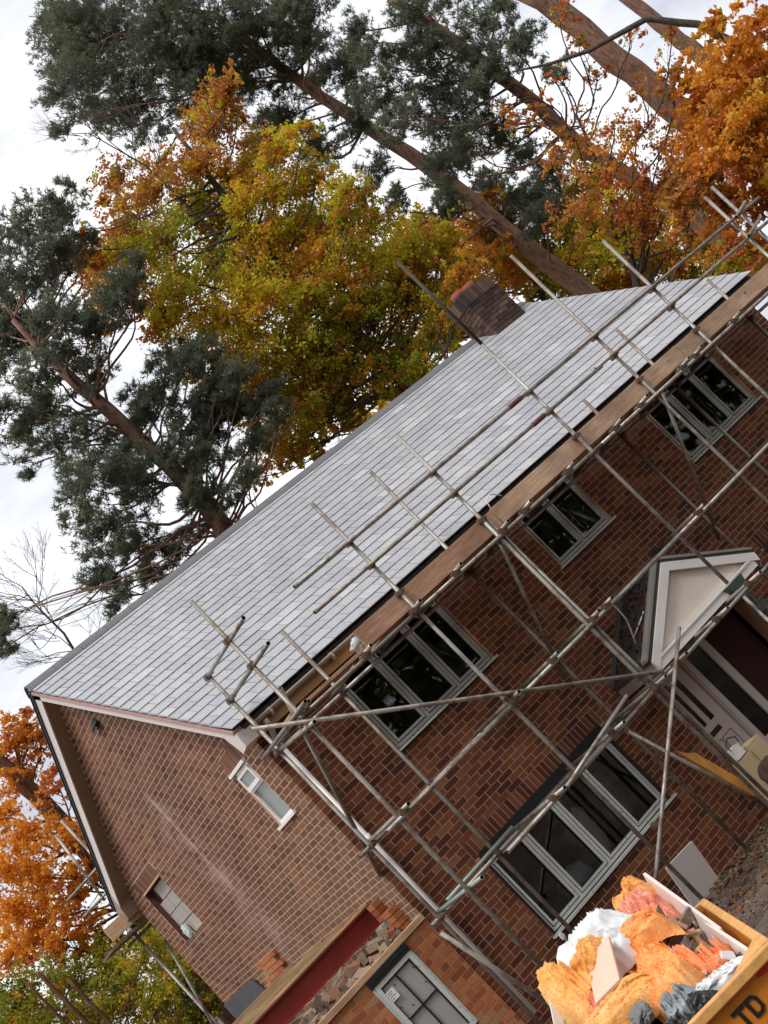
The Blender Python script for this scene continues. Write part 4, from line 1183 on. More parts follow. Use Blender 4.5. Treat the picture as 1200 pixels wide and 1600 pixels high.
RU = UA
def drape(name, u, w, z, lu, lw, h, mat, seed, lab, cat, p=5, folds=.03, fdir=.6, ff=6, rag=.18, rot=0.0, bend=0.0, fuzz=0, tilt=0.0, gran=.006, slope=.14):
    """a soft sheet or batt lying on the heap: steep rolled edges, directional folds, ragged outline"""
    nu, nw = 84, 60
    of = Vector((seed*2.3, seed*1.1, seed*.7)); V = []; F = []
    ca, sa = math.cos(fdir), math.sin(fdir); gran = min(gran, .008); rag *= .55
    for j in range(nw + 1):
        for i in range(nu + 1):
            a = -1 + 2*i/nu; b = -1 + 2*j/nw
            # round the square domain a little and make its edge ragged
            k = (abs(a)**4 + abs(b)**4) ** .25 if (a or b) else 0
            e = 1 + rag*noise.noise(Vector((a*1.6, b*1.6, 0)) + of) + rag*.28*noise.noise(Vector((a*4, b*4, 3)) + of)
            x, y = a*lu*e, b*lw*e
            prof = max(0.0, 1 - k**p)
            fx = (a*ca + b*sa)*ff*.5; fy = (-a*sa + b*ca)*ff*.2
            wv = noise.noise(Vector((fx*.4, fy*.7, 7)) + of)*1.4
            f1 = 1 - abs(noise.noise(Vector((fx + wv, fy, 0)) + of))*3.2
            f2 = 1 - abs(noise.noise(Vector((fx*2.3 + wv, fy*2.6, 5)) + of))*3
            hh = h*prof**.5*(1 + .35*noise.noise(Vector((a*1.3, b*1.3, 9)) + of))
            hh += (max(0, f1)**2*folds - max(0, f2)**2*folds*.22)*min(1, prof*1.1)
            hh += gran*noise.noise(Vector((a*24, b*18, 2)) + of)
            zz = hh + slope*a*lu - bend*(a*lu)**2 - tilt*b*lw - .22*max(0, k - .93)/.5
            V.append((x + .02*noise.noise(Vector((a*5, b*5, 11)) + of), y, zz))
    F = [(j*(nu+1)+i, j*(nu+1)+i+1, (j+1)*(nu+1)+i+1, (j+1)*(nu+1)+i) for j in range(nw) for i in range(nu)]
    me = bpy.data.meshes.new(name); me.from_pydata(V, [], F); me.materials.append(mat)
    me.polygons.foreach_set('use_smooth', [True]*len(me.polygons)); me.update()
    o = link(name, me, loc=S(u, w, z), label=lab, cat=cat); o.rotation_euler = (0, 0, UA + rot)
    if fuzz:
        rs = np.random.RandomState(seed); nv = len(V); co = np.array(V); no = np.zeros(nv*3, np.float32); me.vertices.foreach_get('normal', no); no = no.reshape(-1, 3)
        k = rs.randint(0, nv, fuzz); n_ = no[k] + rs.normal(size=(fuzz, 3))*.8; n_ /= np.linalg.norm(n_, axis=1)[:, None]
        t_ = np.cross(n_, rs.normal(size=(fuzz, 3))); t_ /= np.linalg.norm(t_, axis=1)[:, None]
        p0 = co[k]; ln = rs.uniform(.002, .009, (fuzz, 1)); wd = rs.uniform(.002, .005, (fuzz, 1))
        quads('loose_fibres', np.stack([p0 - t_*wd, p0 + t_*wd, p0 + n_*ln + t_*wd*.5], 1).reshape(-1, 3), mat, o, k=3, kind='stuff')
    return o
def cr(name, u, w, z, r, mat, seed, lab, cat, amp=.3, fr=2, fold=.12, ff=9, sub=6, rot=0.0):
    return crumple(name, S(u, w, z), r, mat, seed, amp, fr, sub, UA + rot, fold, ff, 5000 if cat == 'insulation' else 0, label=lab, cat=cat)
# hidden bulk of the load
cr('rubble_heap', .90, 1.55, 1.42, (.74, 1.12, .32), simple('dark_rubbish', (.035, .028, .024), .9, var=.6, scale=12), 20, 'dark mixed rubbish filling the bottom of the skip', 'rubbish', .12, 3, .1, 14)
for i, (a_, b_, t_, sd_) in enumerate(((S(1.45, .50, 1.66), S(1.30, .16, 1.72), .07, 1), (S(1.0, .30, 1.50), S(.70, .14, 1.50), .05, -1), (S(.95, .44, 1.60), S(.60, .36, 1.54), .06, 1))):
    d_ = (b_ - a_); mb_ = MB(); mb_.obox((a_ + b_)/2, d_/2, d_.cross(ZV).normalized()*t_/2, ZV*.012); bevel(mb_.build('batten', M_OLDWOOD, None, label=['grey batten end beside the red-pink insulation', 'grey batten by the brown sheet', 'grey batten between the orange batt and salmon clump'][i], cat='batten'), .002)
drape('plastic_sheet', 1.277, 0.575, 1.809, 0.277, 0.266, 0.231, M_WPLAST, 21, 'white plastic sheeting bulging from the back of the skip load', 'plastic sheet', 2.6, .05, .5, 7, .25, .2)
drape('plastic_sheet', 1.046, 0.637, 1.853, 0.187, 0.238, 0.119, M_WPLAST, 31, 'smaller white plastic fold in front of the bulging sheet', 'plastic sheet', 3, .045, 1.0, 8, .3, .3)
drape('insulation_roll', 1.445, 0.302, 1.702, 0.209, 0.148, 0.226, M_INS_P, 22, 'red-pink ragged insulation clump against the long white-edged board', 'insulation', 3, .07, .9, 9, .32, .1, fuzz=3500, gran=.03)
drape('insulation_roll', 1.642, 0.261, 1.824, 0.076, 0.127, 0.170, M_INS_Y, 23, 'yellow insulation tuft at the far end of the long board', 'insulation', 3, .03, .3, 5, .2, .3, fuzz=1200)
drape('insulation_roll', 1.18, 0.43, 1.70, 0.13, 0.10, 0.12, M_INS_P, 39, 'low pink insulation tongue below the ragged red clump', 'insulation', 3, .05, 1.2, 9, .35, .5, fuzz=2500, gran=.025)
drape('insulation_batt', 0.920, 0.828, 1.770, 0.258, 0.131, 0.243, M_INS_Y, 24, 'mustard insulation batt curling over the left of the load', 'insulation', 4, .05, 1.35, 5, .14, .25, fuzz=1500)
drape('insulation_batt', 0.970, 0.658, 1.948, 0.189, 0.093, 0.056, M_INS_Y, 25, 'mustard insulation flap hanging above the pink board', 'insulation', 4, .045, 1.3, 6, .25, -.5, fuzz=1200)
drape('insulation_batt', 0.702, 0.457, 1.658, 0.301, 0.159, 0.126, M_INS_O, 26, 'large orange insulation batt draped down the middle of the load', 'insulation', 6, .03, 1.25, 4, .12, .06, bend=.12, fuzz=3500, gran=.014)
drape('insulation_batt', 0.996, 0.454, 1.824, 0.078, 0.240, 0.083, M_INS_O, 36, 'orange insulation roll across the top of the large batt', 'insulation', 4, .04, .2, 5, .18, .1, fuzz=1500)
drape('insulation_batt', 0.521, 0.798, 1.686, 0.090, 0.339, 0.130, M_INS_Y, 27, 'lowest yellow-orange insulation batt at the left of the load', 'insulation', 5, .025, .3, 4, .14, .1, fuzz=2500, gran=.012)
drape('insulation_clump', 0.66, 0.30, 1.50, 0.13, 0.10, 0.17, M_INS_S, 28, 'crumpled salmon insulation clump right of the large orange batt', 'insulation', 3, .075, .8, 4, .3, .2, fuzz=700)
drape('insulation_clump', 0.60, 0.18, 1.49, 0.11, 0.075, 0.14, M_INS_S, 29, 'ragged salmon insulation clump nearest the brown panel', 'insulation', 3, .07, 1.9, 5, .4, -.3, fuzz=700)
drape('insulation_scraps', 0.710, 0.766, 1.718, 0.093, 0.087, 0.125, M_INS_P, 37, 'small pink insulation scraps under the mustard batt', 'insulation', 3, .06, .9, 9, .5, .2, fuzz=1500, gran=.04)
drape('black_load_piece', 0.220, 0.500, 1.530, 0.09, 0.22, 0.055, M_BPLAST, 30, 'black plastic bag at the near rim of the skip', 'bag', 3, .05, .8, 9, .25, .1)
drape('grey_bag', 0.300, 0.470, 1.600, 0.060, 0.110, 0.070, M_GPLAST, 32, 'grey-blue crumpled plastic near the rim of the skip', 'bag', 3, .05, 1.0, 9, .4, .6)
cr('grey_rubber', 0.340, 0.640, 1.710, (.13, .06, .05), simple('grey_rubber', (.16, .17, .18), .5), 33, 'dark grey rubber lump on the orange batt', 'rubber', .2, 2, .1, 5)
drape('plastic_strip', 0.30, 0.30, 1.56, 0.035, 0.24, 0.035, M_WPLAST, 34, 'long white plastic strip lying along the near rim', 'plastic strip', 3, .03, .1, 6, .3, -.35)
cr('black_load_piece', 0.62, 0.34, 1.33, (.42, .22, .07), M_BPLAST, 35, 'flat black floor of the gap beside the brown panel', 'bag', .2, 3, .3, 12)  # black floor laid low so the gap in the load looks dark

# boards in the load
def board(name, p0, p1, wdt, th, up, mat, lab, cat='board', **kw):
    p0, p1 = Vector(p0), Vector(p1); d = (p1 - p0)/2; up = Vector(up).normalized()
    s = d.normalized().cross(up).normalized()
    mb = MB(); mb.obox((p0 + p1)/2, d, s*th/2, up*wdt/2)
    o = mb.build(name, mat, None, label=lab, cat=cat); bevel(o, .003); return o
board('plasterboard_sheet', S(1.701, 0.178, 1.750), S(0.773, 0.127, 1.429), .44, .02, (ZV - W*.30), M_PLASTERB, 'long pale sheet with a white top edge standing along the right side of the skip')
board('plywood_sheet', S(1.10, 0.26, 1.52), S(0.36, 0.22, 1.38), .34, .022, (ZV - W*.50), M_PLY, 'brown wooden sheet leaning inside the right side of the skip', 'board')
board('plywood_sheet', S(0.962, 0.134, 1.482), S(0.220, 0.100, 1.360), .40, .02, (ZV - W*.25), M_PLASTERB, 'paler sheet squeezed behind the brown wooden one', 'board')
board('pink_board', S(0.941, 0.585, 1.970), S(0.550, 0.687, 1.853), .17, .02, W, simple('pink_board_face', (.78, .52, .40), .8, var=.1, scale=5), 'flat pinkish board lying between the mustard and orange batts')
board('plank', S(1.19, 0.40, 1.76), S(1.00, 0.19, 1.76), .10, .03, ZV + W*.4, simple('pinkish_timber', (.52, .32, .22), .8), 'short pinkish plank lying across the debris', 'plank')
board('plank', S(1.04, 0.44, 1.66), S(1.10, 0.09, 1.74), .06, .04, ZV, M_OLDWOOD, 'old grey plank with nails pointing at the brown panel', 'plank')
board('plank', S(0.86, 0.42, 1.57), S(0.98, 0.20, 1.63), .06, .03, ZV, M_OLDWOOD, 'short weathered batten above the salmon insulation', 'plank')
board('plank', S(1.256, 0.380, 1.734), S(1.214, 0.201, 1.832), .07, .02, ZV - W*.2, M_OLDWOOD, 'splintered weathered board under the red-pink insulation', 'plank')
board('plank', S(0.815, 0.209, 1.536), S(0.584, 0.163, 1.546), .05, .03, ZV, M_OLDWOOD, 'dark batten beside the ragged salmon clump', 'plank')
board('white_trim', S(0.567, 0.133, 1.581), S(0.360, 0.150, 1.600), .07, .02, ZV + W*.8, M_WHITE, 'short bright white trim leaning on the near rim', 'trim')
board('magenta_tube', S(0.987, 0.399, 1.822), S(1.012, 0.343, 1.892), .03, .03, ZV, simple('magenta_plastic', (.45, .05, .12), .4), 'magenta plastic piece poking out of the orange insulation', 'plastic piece')
board('white_board', S(0.647, 0.400, 1.584), S(0.350, 0.440, 1.500), .14, .012, W + ZV*.3, M_PLASTERB, 'white board edge showing right of the large orange batt')
board('white_board', S(0.941, 0.948, 1.923), S(0.920, 1.052, 1.770), .10, .012, ZV, M_WHITE, 'bright white board corner jutting out left of the mustard batt')
rsk = random.Random(8)
for i in range(16):
    u_, w_ = rsk.uniform(.25, 1.3), rsk.uniform(.08, .36)
    o = MB().box(-rsk.uniform(.03, .14), .05, -.02, .015, -.008, .008).build('debris_scrap', [M_OLDWOOD, M_PLASTERB, M_CARD][i % 3], skip)
    o.matrix_parent_inverse = Matrix.Translation(skip.location).inverted()
    o.location = S(u_, w_, 1.49 + .12*u_ + rsk.uniform(-.03, .06)); o.rotation_euler = (rsk.uniform(-.7, .7), rsk.uniform(-.7, .7), rsk.uniform(0, 6))

# ------------------------------------------------------------------ trees (trunk points x,y,z,radius; crown clumps x,y,z,radius,tint)
T_CENTRE = [(20.37,11.17,-0.3,0.361),(18.87,10.79,8.1,0.289),(18.36,10.66,10.96,0.243),(17.89,10.55,13.62,0.205),(17.26,10.58,16.07,0.167),(16.85,10.5,18.24,0.122),(16.66,10.46,19.27,0.076)]
B_CENTRE = [(14.0,11.56,20.81,0.98,0),(15.57,11.98,20.86,1.09,0),(12.4,10.83,19.38,0.65,0),(13.84,11.38,19.12,0.82,0),(14.53,10.25,18.64,0.95,0),(15.29,9.57,18.14,0.94,0),(16.43,9.32,17.89,0.81,0),(14.76,11.2,17.74,0.67,0),(15.98,10.7,17.4,0.75,0),(14.37,12.25,18.58,0.61,0),(17.38,9.9,17.33,0.83,0),(16.81,11.68,16.55,0.7,0),(14.94,10.71,15.8,0.52,0),(17.58,12.25,15.72,0.6,0),(16.81,8.42,17.12,0.72,0),(18.44,10.58,16.32,0.78,0),(17.29,10.34,14.9,0.53,0),(17.31,11.17,13.9,0.46,0),(15.2,10.86,11.87,0.51,0),(16.12,10.42,12.6,0.41,0),(19.53,11.32,11.16,0.91,0),(20.71,11.33,11.25,0.64,0),(18.55,9.77,10.12,0.45,0),(19.3,10.83,11.88,0.54,0),(14.45,13.62,19.93,0.48,0),(15.22,12.77,22.64,0.64,0),(14.8,9.96,17.52,0.73,0),(14.81,9.46,19.16,0.87,0),(16.85,9.95,11.7,0.44,0)]
T_BEHIND = [(20.24,7.6,-0.3,0.366),(19.37,7.24,5.56,0.293),(19.13,7.14,7.18,0.265),(18.7,7.17,8.76,0.237),(18.31,7.16,10.4,0.209),(18.17,7.03,11.82,0.188),(17.79,6.97,13.8,0.167),(17.41,6.95,15.46,0.139)]
B_BEHIND = [(15.98,7.82,13.95,0.62,0),(14.75,6.85,12.68,0.46,0),(17.26,7.61,13.41,0.77,0),(16.95,7.15,14.15,0.69,0),(16.64,7.58,12.29,0.69,0),(17.32,6.65,12.57,0.68,0),(15.41,7.44,11.67,0.61,0),(17.51,8.04,11.81,0.71,0),(16.91,6.44,14.64,0.54,0),(17.47,6.12,13.36,0.68,0),(19.19,6.78,12.91,0.5,0),(18.92,6.38,13.69,0.42,0),(17.67,5.65,11.51,0.33,0),(16.59,7.56,15.43,0.49,0),(15.63,6.78,14.28,0.4,0),(18.3,8.41,11.27,0.51,0),(19.08,7.64,15.01,0.44,0)]
T_UPPER = [(19.67,4.33,-0.3,0.475),(18.13,4.26,6.63,0.38),(17.71,4.24,8.52,0.342),(17.53,4.13,9.94,0.317),(17.33,4.05,11.25,0.292),(17.0,4.04,12.67,0.266)]
T_FAR = [(30.25,11.9,-0.3,0.444),(29.03,11.17,9.24,0.355),(28.88,11.08,10.41,0.32),(28.59,11.03,11.94,0.284),(28.37,11.0,13.02,0.249),(28.13,10.91,14.61,0.213)]
T_LEFT = [(6.65,11.62,-0.3,0.306),(6.93,10.07,8.73,0.245),(6.97,9.85,10.01,0.221),(6.79,9.67,11.85,0.184),(6.64,9.59,12.97,0.147),(6.55,9.51,13.89,0.104),(6.51,9.4,14.69,0.055)]
B_LEFT = [(7.66,8.65,15.79,0.59,0),(8.37,8.79,15.64,0.53,0),(6.75,8.45,14.95,0.54,0),(7.52,8.75,14.88,0.55,0),(8.7,9.31,15.16,0.36,0),(7.07,10.45,14.8,0.61,0),(6.6,8.16,13.59,0.53,0),(5.84,9.01,13.26,0.5,0),(5.02,9.03,13.01,0.44,0),(5.42,10.22,12.74,0.46,0),(7.16,8.12,13.17,0.53,0),(8.06,8.44,13.36,0.43,0),(7.28,9.68,13.12,0.47,0),(5.95,9.36,12.24,0.48,0),(6.62,10.45,11.66,0.6,0),(7.37,9.63,11.76,0.52,0),(5.05,9.21,11.1,0.49,0),(5.59,10.87,10.6,0.59,0),(6.12,9.46,10.47,0.54,0),(4.87,10.92,9.98,0.51,0),(4.69,10.67,9.3,0.34,0),(6.28,11.05,9.66,0.56,0),(7.7,8.98,11.04,0.49,0),(8.05,8.39,10.69,0.42,0),(7.7,9.47,10.34,0.55,0),(8.51,9.49,12.28,0.44,0),(6.69,9.41,9.49,0.42,0),(7.29,8.75,9.27,0.36,0),(8.01,8.81,9.64,0.34,0),(6.16,12.02,9.63,0.36,0),(7.04,11.56,9.75,0.28,0),(6.2,10.46,13.23,0.44,0),(6.6,10.8,14.67,0.51,0),(6.99,10.22,15.41,0.51,0),(2.94,12.0,10.29,0.34,0),(2.9,10.96,10.49,0.23,0),(8.2,9.46,10.86,0.5,0),(8.52,8.97,10.44,0.43,0),(8.11,8.34,11.65,0.48,0),(8.35,8.39,11.0,0.42,0),(8.72,8.33,10.16,0.36,0),(7.55,9.08,11.74,0.43,0),(6.91,8.96,10.56,0.42,0),(8.36,8.24,9.66,0.3,0)]
T_GOLD = [(13.35,9.72,-0.3,0.279),(11.94,9.18,8.87,0.223),(11.63,9.06,10.89,0.183),(11.5,8.85,12.73,0.131),(11.58,8.49,14.66,0.079),(11.64,8.25,15.95,0.039)]
B_GOLD = [(9.79,11.22,15.55,0.52,0),(9.98,9.6,15.35,0.59,0),(11.09,10.21,16.62,0.48,0),(10.96,9.52,15.64,0.64,0),(12.51,8.45,15.63,0.67,0),(11.26,8.22,14.99,0.62,0),(13.1,9.2,14.8,0.62,1),(12.56,7.38,13.95,0.49,1),(8.63,9.46,15.14,0.36,0),(8.71,10.18,14.4,0.46,0),(9.95,10.57,14.68,0.65,0),(9.71,8.71,14.15,0.66,1),(11.68,9.72,14.77,0.75,1),(12.57,9.62,14.52,0.66,1),(12.28,8.2,13.56,0.63,1),(13.12,8.05,13.29,0.56,1),(12.59,7.04,12.26,0.48,1),(12.77,7.73,15.74,0.37,0),(9.23,8.63,13.1,0.69,1),(11.52,10.32,13.82,0.79,1),(11.36,8.67,13.04,0.76,1),(12.93,9.47,13.14,0.79,1),(13.23,8.79,12.52,0.7,1),(13.9,8.71,12.02,0.57,1),(9.58,9.0,12.25,0.66,1),(10.11,8.36,11.9,0.73,1),(11.73,9.17,12.08,0.77,1),(11.83,8.25,11.41,0.75,1),(13.21,8.79,11.35,0.7,1),(13.24,7.69,10.74,0.58,1),(13.93,7.71,10.51,0.46,1),(10.14,11.3,12.88,0.52,1),(9.74,10.23,11.82,0.46,0),(9.56,8.96,11.13,0.61,1),(10.33,8.67,10.91,0.73,1),(11.64,9.22,10.83,0.76,1),(12.26,8.81,10.45,0.76,1),(13.12,8.7,10.16,0.69,1),(13.02,8.02,9.46,0.45,1),(11.08,10.05,10.35,0.77,1),(11.3,9.08,9.82,0.67,1),(12.35,9.24,9.59,0.64,1),(13.28,9.2,9.3,0.4,1),(9.71,9.35,9.67,0.57,1),(9.35,10.29,9.71,0.41,2),(10.65,9.92,9.61,0.5,1),(9.26,11.47,9.76,0.29,2),(9.19,10.03,9.27,0.28,2),(11.15,9.82,9.36,0.37,1),(9.38,10.87,11.63,0.32,2),(9.85,11.13,14.23,0.41,0),(9.07,9.88,13.14,0.36,0),(10.47,10.14,12.01,0.53,1),(11.92,8.38,10.7,0.52,2),(13.14,8.13,10.44,0.52,2),(11.9,8.18,11.87,0.52,2),(10.94,11.01,11.01,0.55,2),(10.17,9.87,10.29,0.52,1),(10.18,11.26,10.56,0.41,2),(9.7,9.99,11.1,0.45,1),(10.78,11.29,9.56,0.34,1),(11.44,9.11,9.19,0.39,1),(11.78,8.66,8.96,0.45,1),(9.56,10.8,10.11,0.46,1),(10.43,11.27,9.81,0.47,1),(11.28,10.83,9.44,0.41,1),(9.62,10.72,10.96,0.37,2),(10.6,8.59,8.65,0.25,1),(13.68,8.21,9.95,0.46,1),(13.38,7.19,9.64,0.36,2)]
B_ORANGE = [(15.94,1.18,8.08,0.61,0),(16.5,2.34,8.31,0.64,0),(15.52,1.56,7.21,0.65,2),(16.0,2.88,7.75,0.65,0),(15.43,2.37,6.73,0.63,0),(14.99,2.89,7.17,0.55,1),(15.73,2.95,6.07,0.44,3),(14.89,2.84,6.5,0.55,0),(14.03,2.79,7.0,0.43,1),(16.53,0.69,8.22,0.5,0),(15.79,0.85,8.65,0.35,2),(17.04,1.76,7.74,0.58,0),(15.76,1.91,7.6,0.57,2),(14.85,1.89,7.12,0.56,0),(16.14,2.54,8.72,0.35,1),(15.45,1.87,6.56,0.5,2),(14.73,2.86,5.44,0.4,1),(14.45,2.7,5.81,0.34,3),(16.45,1.98,7.09,0.58,0)]
T_ORANGE = [(14.38,5.39,-0.3,0.222),(16.58,3.05,5.45,0.178),(17.2,2.39,7.07,0.154),(17.58,1.99,8.03,0.118),(17.15,2.07,9.29,0.089),(16.59,2.32,10.02,0.071),(15.59,2.93,10.35,0.053),(15.0,3.26,10.68,0.036),(14.47,3.55,11.07,0.018)]
B_RED = [(16.36,3.79,10.28,0.3,0),(16.0,3.11,9.23,0.29,1),(17.04,3.22,10.22,0.25,0),(16.12,2.5,9.05,0.31,3),(14.85,3.25,10.39,0.21,0),(17.25,2.75,9.58,0.29,1),(16.13,3.07,11.37,0.31,0),(15.83,3.17,10.65,0.31,1),(14.72,3.79,10.32,0.26,0),(15.04,4.27,9.45,0.55,1),(15.18,3.93,8.76,0.54,3),(16.12,3.87,8.85,0.43,0),(14.73,4.43,8.44,0.6,0),(15.4,4.16,8.13,0.51,0),(14.28,4.97,8.44,0.55,1),(14.99,5.27,7.8,0.59,2),(15.33,4.8,7.33,0.52,0),(15.17,4.24,6.57,0.46,3),(14.86,4.84,9.67,0.32,0),(14.72,4.67,10.68,0.27,0),(13.86,3.76,10.62,0.21,0),(16.22,3.87,8.25,0.43,3),(16.14,4.15,7.84,0.49,0),(14.85,4.46,10.39,0.24,1),(15.08,4.66,7.9,0.55,0),(15.4,4.17,7.61,0.48,1),(14.99,3.89,6.02,0.33,3),(16.88,3.88,8.4,0.43,0),(16.06,3.45,7.74,0.42,0),(16.36,2.85,8.03,0.36,0),(15.33,4.55,7.65,0.43,1),(17.15,3.93,7.37,0.5,2),(15.21,3.51,9.04,0.33,0)]
T_RED = [(11.53,9.12,-0.3,0.125),(14.8,5.85,6.61,0.1),(15.15,5.5,7.35,0.087),(15.42,5.19,8.18,0.062),(15.72,4.84,9.15,0.044),(15.95,4.55,10.02,0.025)]
B_YELLOW = [(19.65,10.97,9.26,0.75,1),(21.58,12.35,8.63,0.62,1),(21.58,11.22,7.99,0.53,1),(20.53,12.63,9.92,0.62,1),(20.65,13.5,9.76,0.43,2),(18.98,12.76,11.29,0.61,2),(18.37,13.0,11.43,0.48,2),(18.33,11.67,10.18,0.59,2),(17.42,12.85,11.01,0.41,2),(22.42,10.97,7.45,0.48,1),(21.09,12.05,10.24,0.65,1),(20.65,12.72,10.65,0.49,1),(19.13,12.09,11.3,0.48,2),(17.6,12.05,10.67,0.54,2),(20.9,10.81,9.92,0.63,1),(24.2,11.17,8.17,0.66,1),(17.65,5.88,6.05,0.39,1),(18.03,5.69,5.63,0.39,1),(22.15,9.97,8.35,0.55,3),(20.39,12.06,7.88,0.48,1),(19.62,13.59,12.35,0.63,2),(18.28,11.34,11.4,0.54,2),(18.75,12.88,12.86,0.52,1),(18.57,14.33,12.48,0.67,2),(18.97,11.78,10.44,0.63,1),(20.11,12.37,9.27,0.56,1),(21.96,12.46,9.32,0.66,3),(20.94,10.46,8.42,0.62,1),(22.06,11.22,7.91,0.64,2),(23.38,11.23,7.53,0.66,1),(21.21,11.83,10.92,0.57,3),(20.89,11.78,8.0,0.48,2),(22.08,10.26,6.58,0.47,1),(19.47,12.3,11.04,0.48,3),(21.52,10.61,10.53,0.64,1),(22.06,10.88,9.01,0.64,3),(16.52,13.86,10.62,0.48,2),(18.17,14.44,10.9,0.49,2),(18.62,13.9,10.86,0.49,1),(22.73,9.88,8.83,0.55,3),(23.72,10.34,7.7,0.57,3),(16.82,13.44,9.96,0.47,1),(16.34,14.37,10.11,0.45,2),(15.3,14.66,10.27,0.41,1),(18.02,14.0,10.16,0.39,2),(14.62,15.16,10.34,0.38,1),(21.16,11.58,7.88,0.48,1),(22.45,11.75,7.4,0.41,1)]
T_YELLOW = [(16.79,17.02,-0.3,0.124),(19.97,13.55,8.93,0.099),(20.29,13.2,9.86,0.082),(20.5,12.89,10.9,0.049),(20.63,12.66,11.83,0.025)]
T_RUST = [(1.52,12.66,-0.3,0.285),(1.36,11.77,5.9,0.228),(1.32,11.55,7.43,0.194),(1.25,11.47,8.22,0.171),(1.18,11.39,9.01,0.148)]
B_RUST = [(1.68,11.4,8.74,0.44,0),(2.04,11.44,8.45,0.37,3),(1.38,11.68,8.17,0.44,0),(1.52,10.88,7.46,0.34,3),(0.54,10.85,7.17,0.49,0),(0.78,10.26,6.58,0.43,0),(0.38,11.54,6.53,0.56,0),(-0.22,11.88,6.44,0.53,0),(0.61,11.71,5.92,0.45,0),(0.43,11.81,5.36,0.36,0),(-0.04,12.21,5.93,0.54,0),(1.19,11.39,5.89,0.25,0),(0.85,12.28,4.97,0.23,0),(-0.5,12.89,5.95,0.43,0),(0.69,11.59,7.8,0.34,3),(0.1,11.62,7.11,0.45,0),(-0.08,11.66,5.49,0.39,0),(2.02,11.42,8.78,0.29,3)]
B_BUSH = [(-1.27,11.22,5.17,0.58,1),(-0.31,11.83,4.86,0.55,1),(0.3,11.47,4.48,0.49,1),(0.62,10.42,4.3,0.41,1),(-0.56,11.25,4.07,0.59,1),(0.35,10.92,3.55,0.54,1),(0.11,11.5,3.94,0.52,1),(0.54,10.96,2.95,0.41,1),(0.65,10.4,3.55,0.3,1),(0.92,10.96,2.87,0.24,4),(0.57,10.78,2.73,0.32,4),(-0.92,13.15,4.75,0.57,1),(1.13,11.98,4.76,0.28,4),(0.65,10.34,3.25,0.27,4),(-1.28,12.91,5.04,0.45,2),(0.38,11.82,3.17,0.44,4),(0.55,12.21,4.91,0.34,1),(1.03,11.49,3.95,0.33,1)]
T_SAP_S1 = [(-0.68,11.1,-0.3,0.071),(-0.88,10.55,3.87,0.057),(-0.92,10.44,4.7,0.047),(-0.96,10.38,5.21,0.036)]
T_SAP_S2 = [(-0.98,11.3,-0.3,0.051),(-1.11,10.67,4.05,0.041),(-1.13,10.57,4.74,0.031),(-1.17,10.52,5.24,0.026)]
T_SAP_S3 = [(-0.52,11.01,-0.3,0.065),(-0.65,10.44,3.61,0.052),(-0.67,10.35,4.23,0.041),(-0.71,10.28,4.81,0.031)]
T_BARE = [(2.82,15.43,-0.3,0.048),(4.17,13.0,9.29,0.038),(4.27,12.82,10.0,0.025),(4.22,12.75,10.72,0.019),(4.22,12.68,11.12,0.013)]
T_TWIG = [(12.12,10.52,-0.3,0.041),(10.98,8.92,14.47,0.033),(10.88,8.78,15.76,0.02),(10.57,8.82,16.77,0.013),(10.53,8.76,17.32,0.01)]

def limb(mb, a, b, ra, rb_, seed, wob=.12, n=5, seg=6):
    rr_ = random.Random(seed); a, b = Vector(a), Vector(b); ln = (b - a).length
    pts = []; rd = []
    w1_ = Vector((rr_.uniform(-1, 1), rr_.uniform(-1, 1), rr_.uniform(-1, 1))) * wob * ln * .16
    w2_ = Vector((rr_.uniform(-1, 1), rr_.uniform(-1, 1), rr_.uniform(-1, 1))) * wob * ln * .09
    w3_ = Vector((rr_.uniform(-1, 1), rr_.uniform(-1, 1), rr_.uniform(-1, 1))) * wob * ln * .03
    for i in range(n + 1):
        t = i/n; p = a.lerp(b, t)
        p += w1_*math.sin(math.pi*t) + w2_*math.sin(2*math.pi*t) + w3_*math.sin(5*math.pi*t)
        p.z += -.05*ln*math.sin(math.pi*t)
        pts.append(p); rd.append(ra + (rb_ - ra)*t**.7)
    mb.tube(pts, rd, seg, cap=False); return pts

def nearest_on(trunk, p, below=0.8):
    best = None
    T = [Vector(t[:3]) for t in trunk]
    for i in range(len(T)-1):
        for k in range(9):
            q = T[i].lerp(T[i+1], k/8)
            d = (q - p).length + max(0, q.z - p.z + below)*1.2
            if best is None or d < best[0]: best = (d, q, trunk[i][3] + (trunk[i+1][3]-trunk[i][3])*k/8)
    return best[1], best[2]

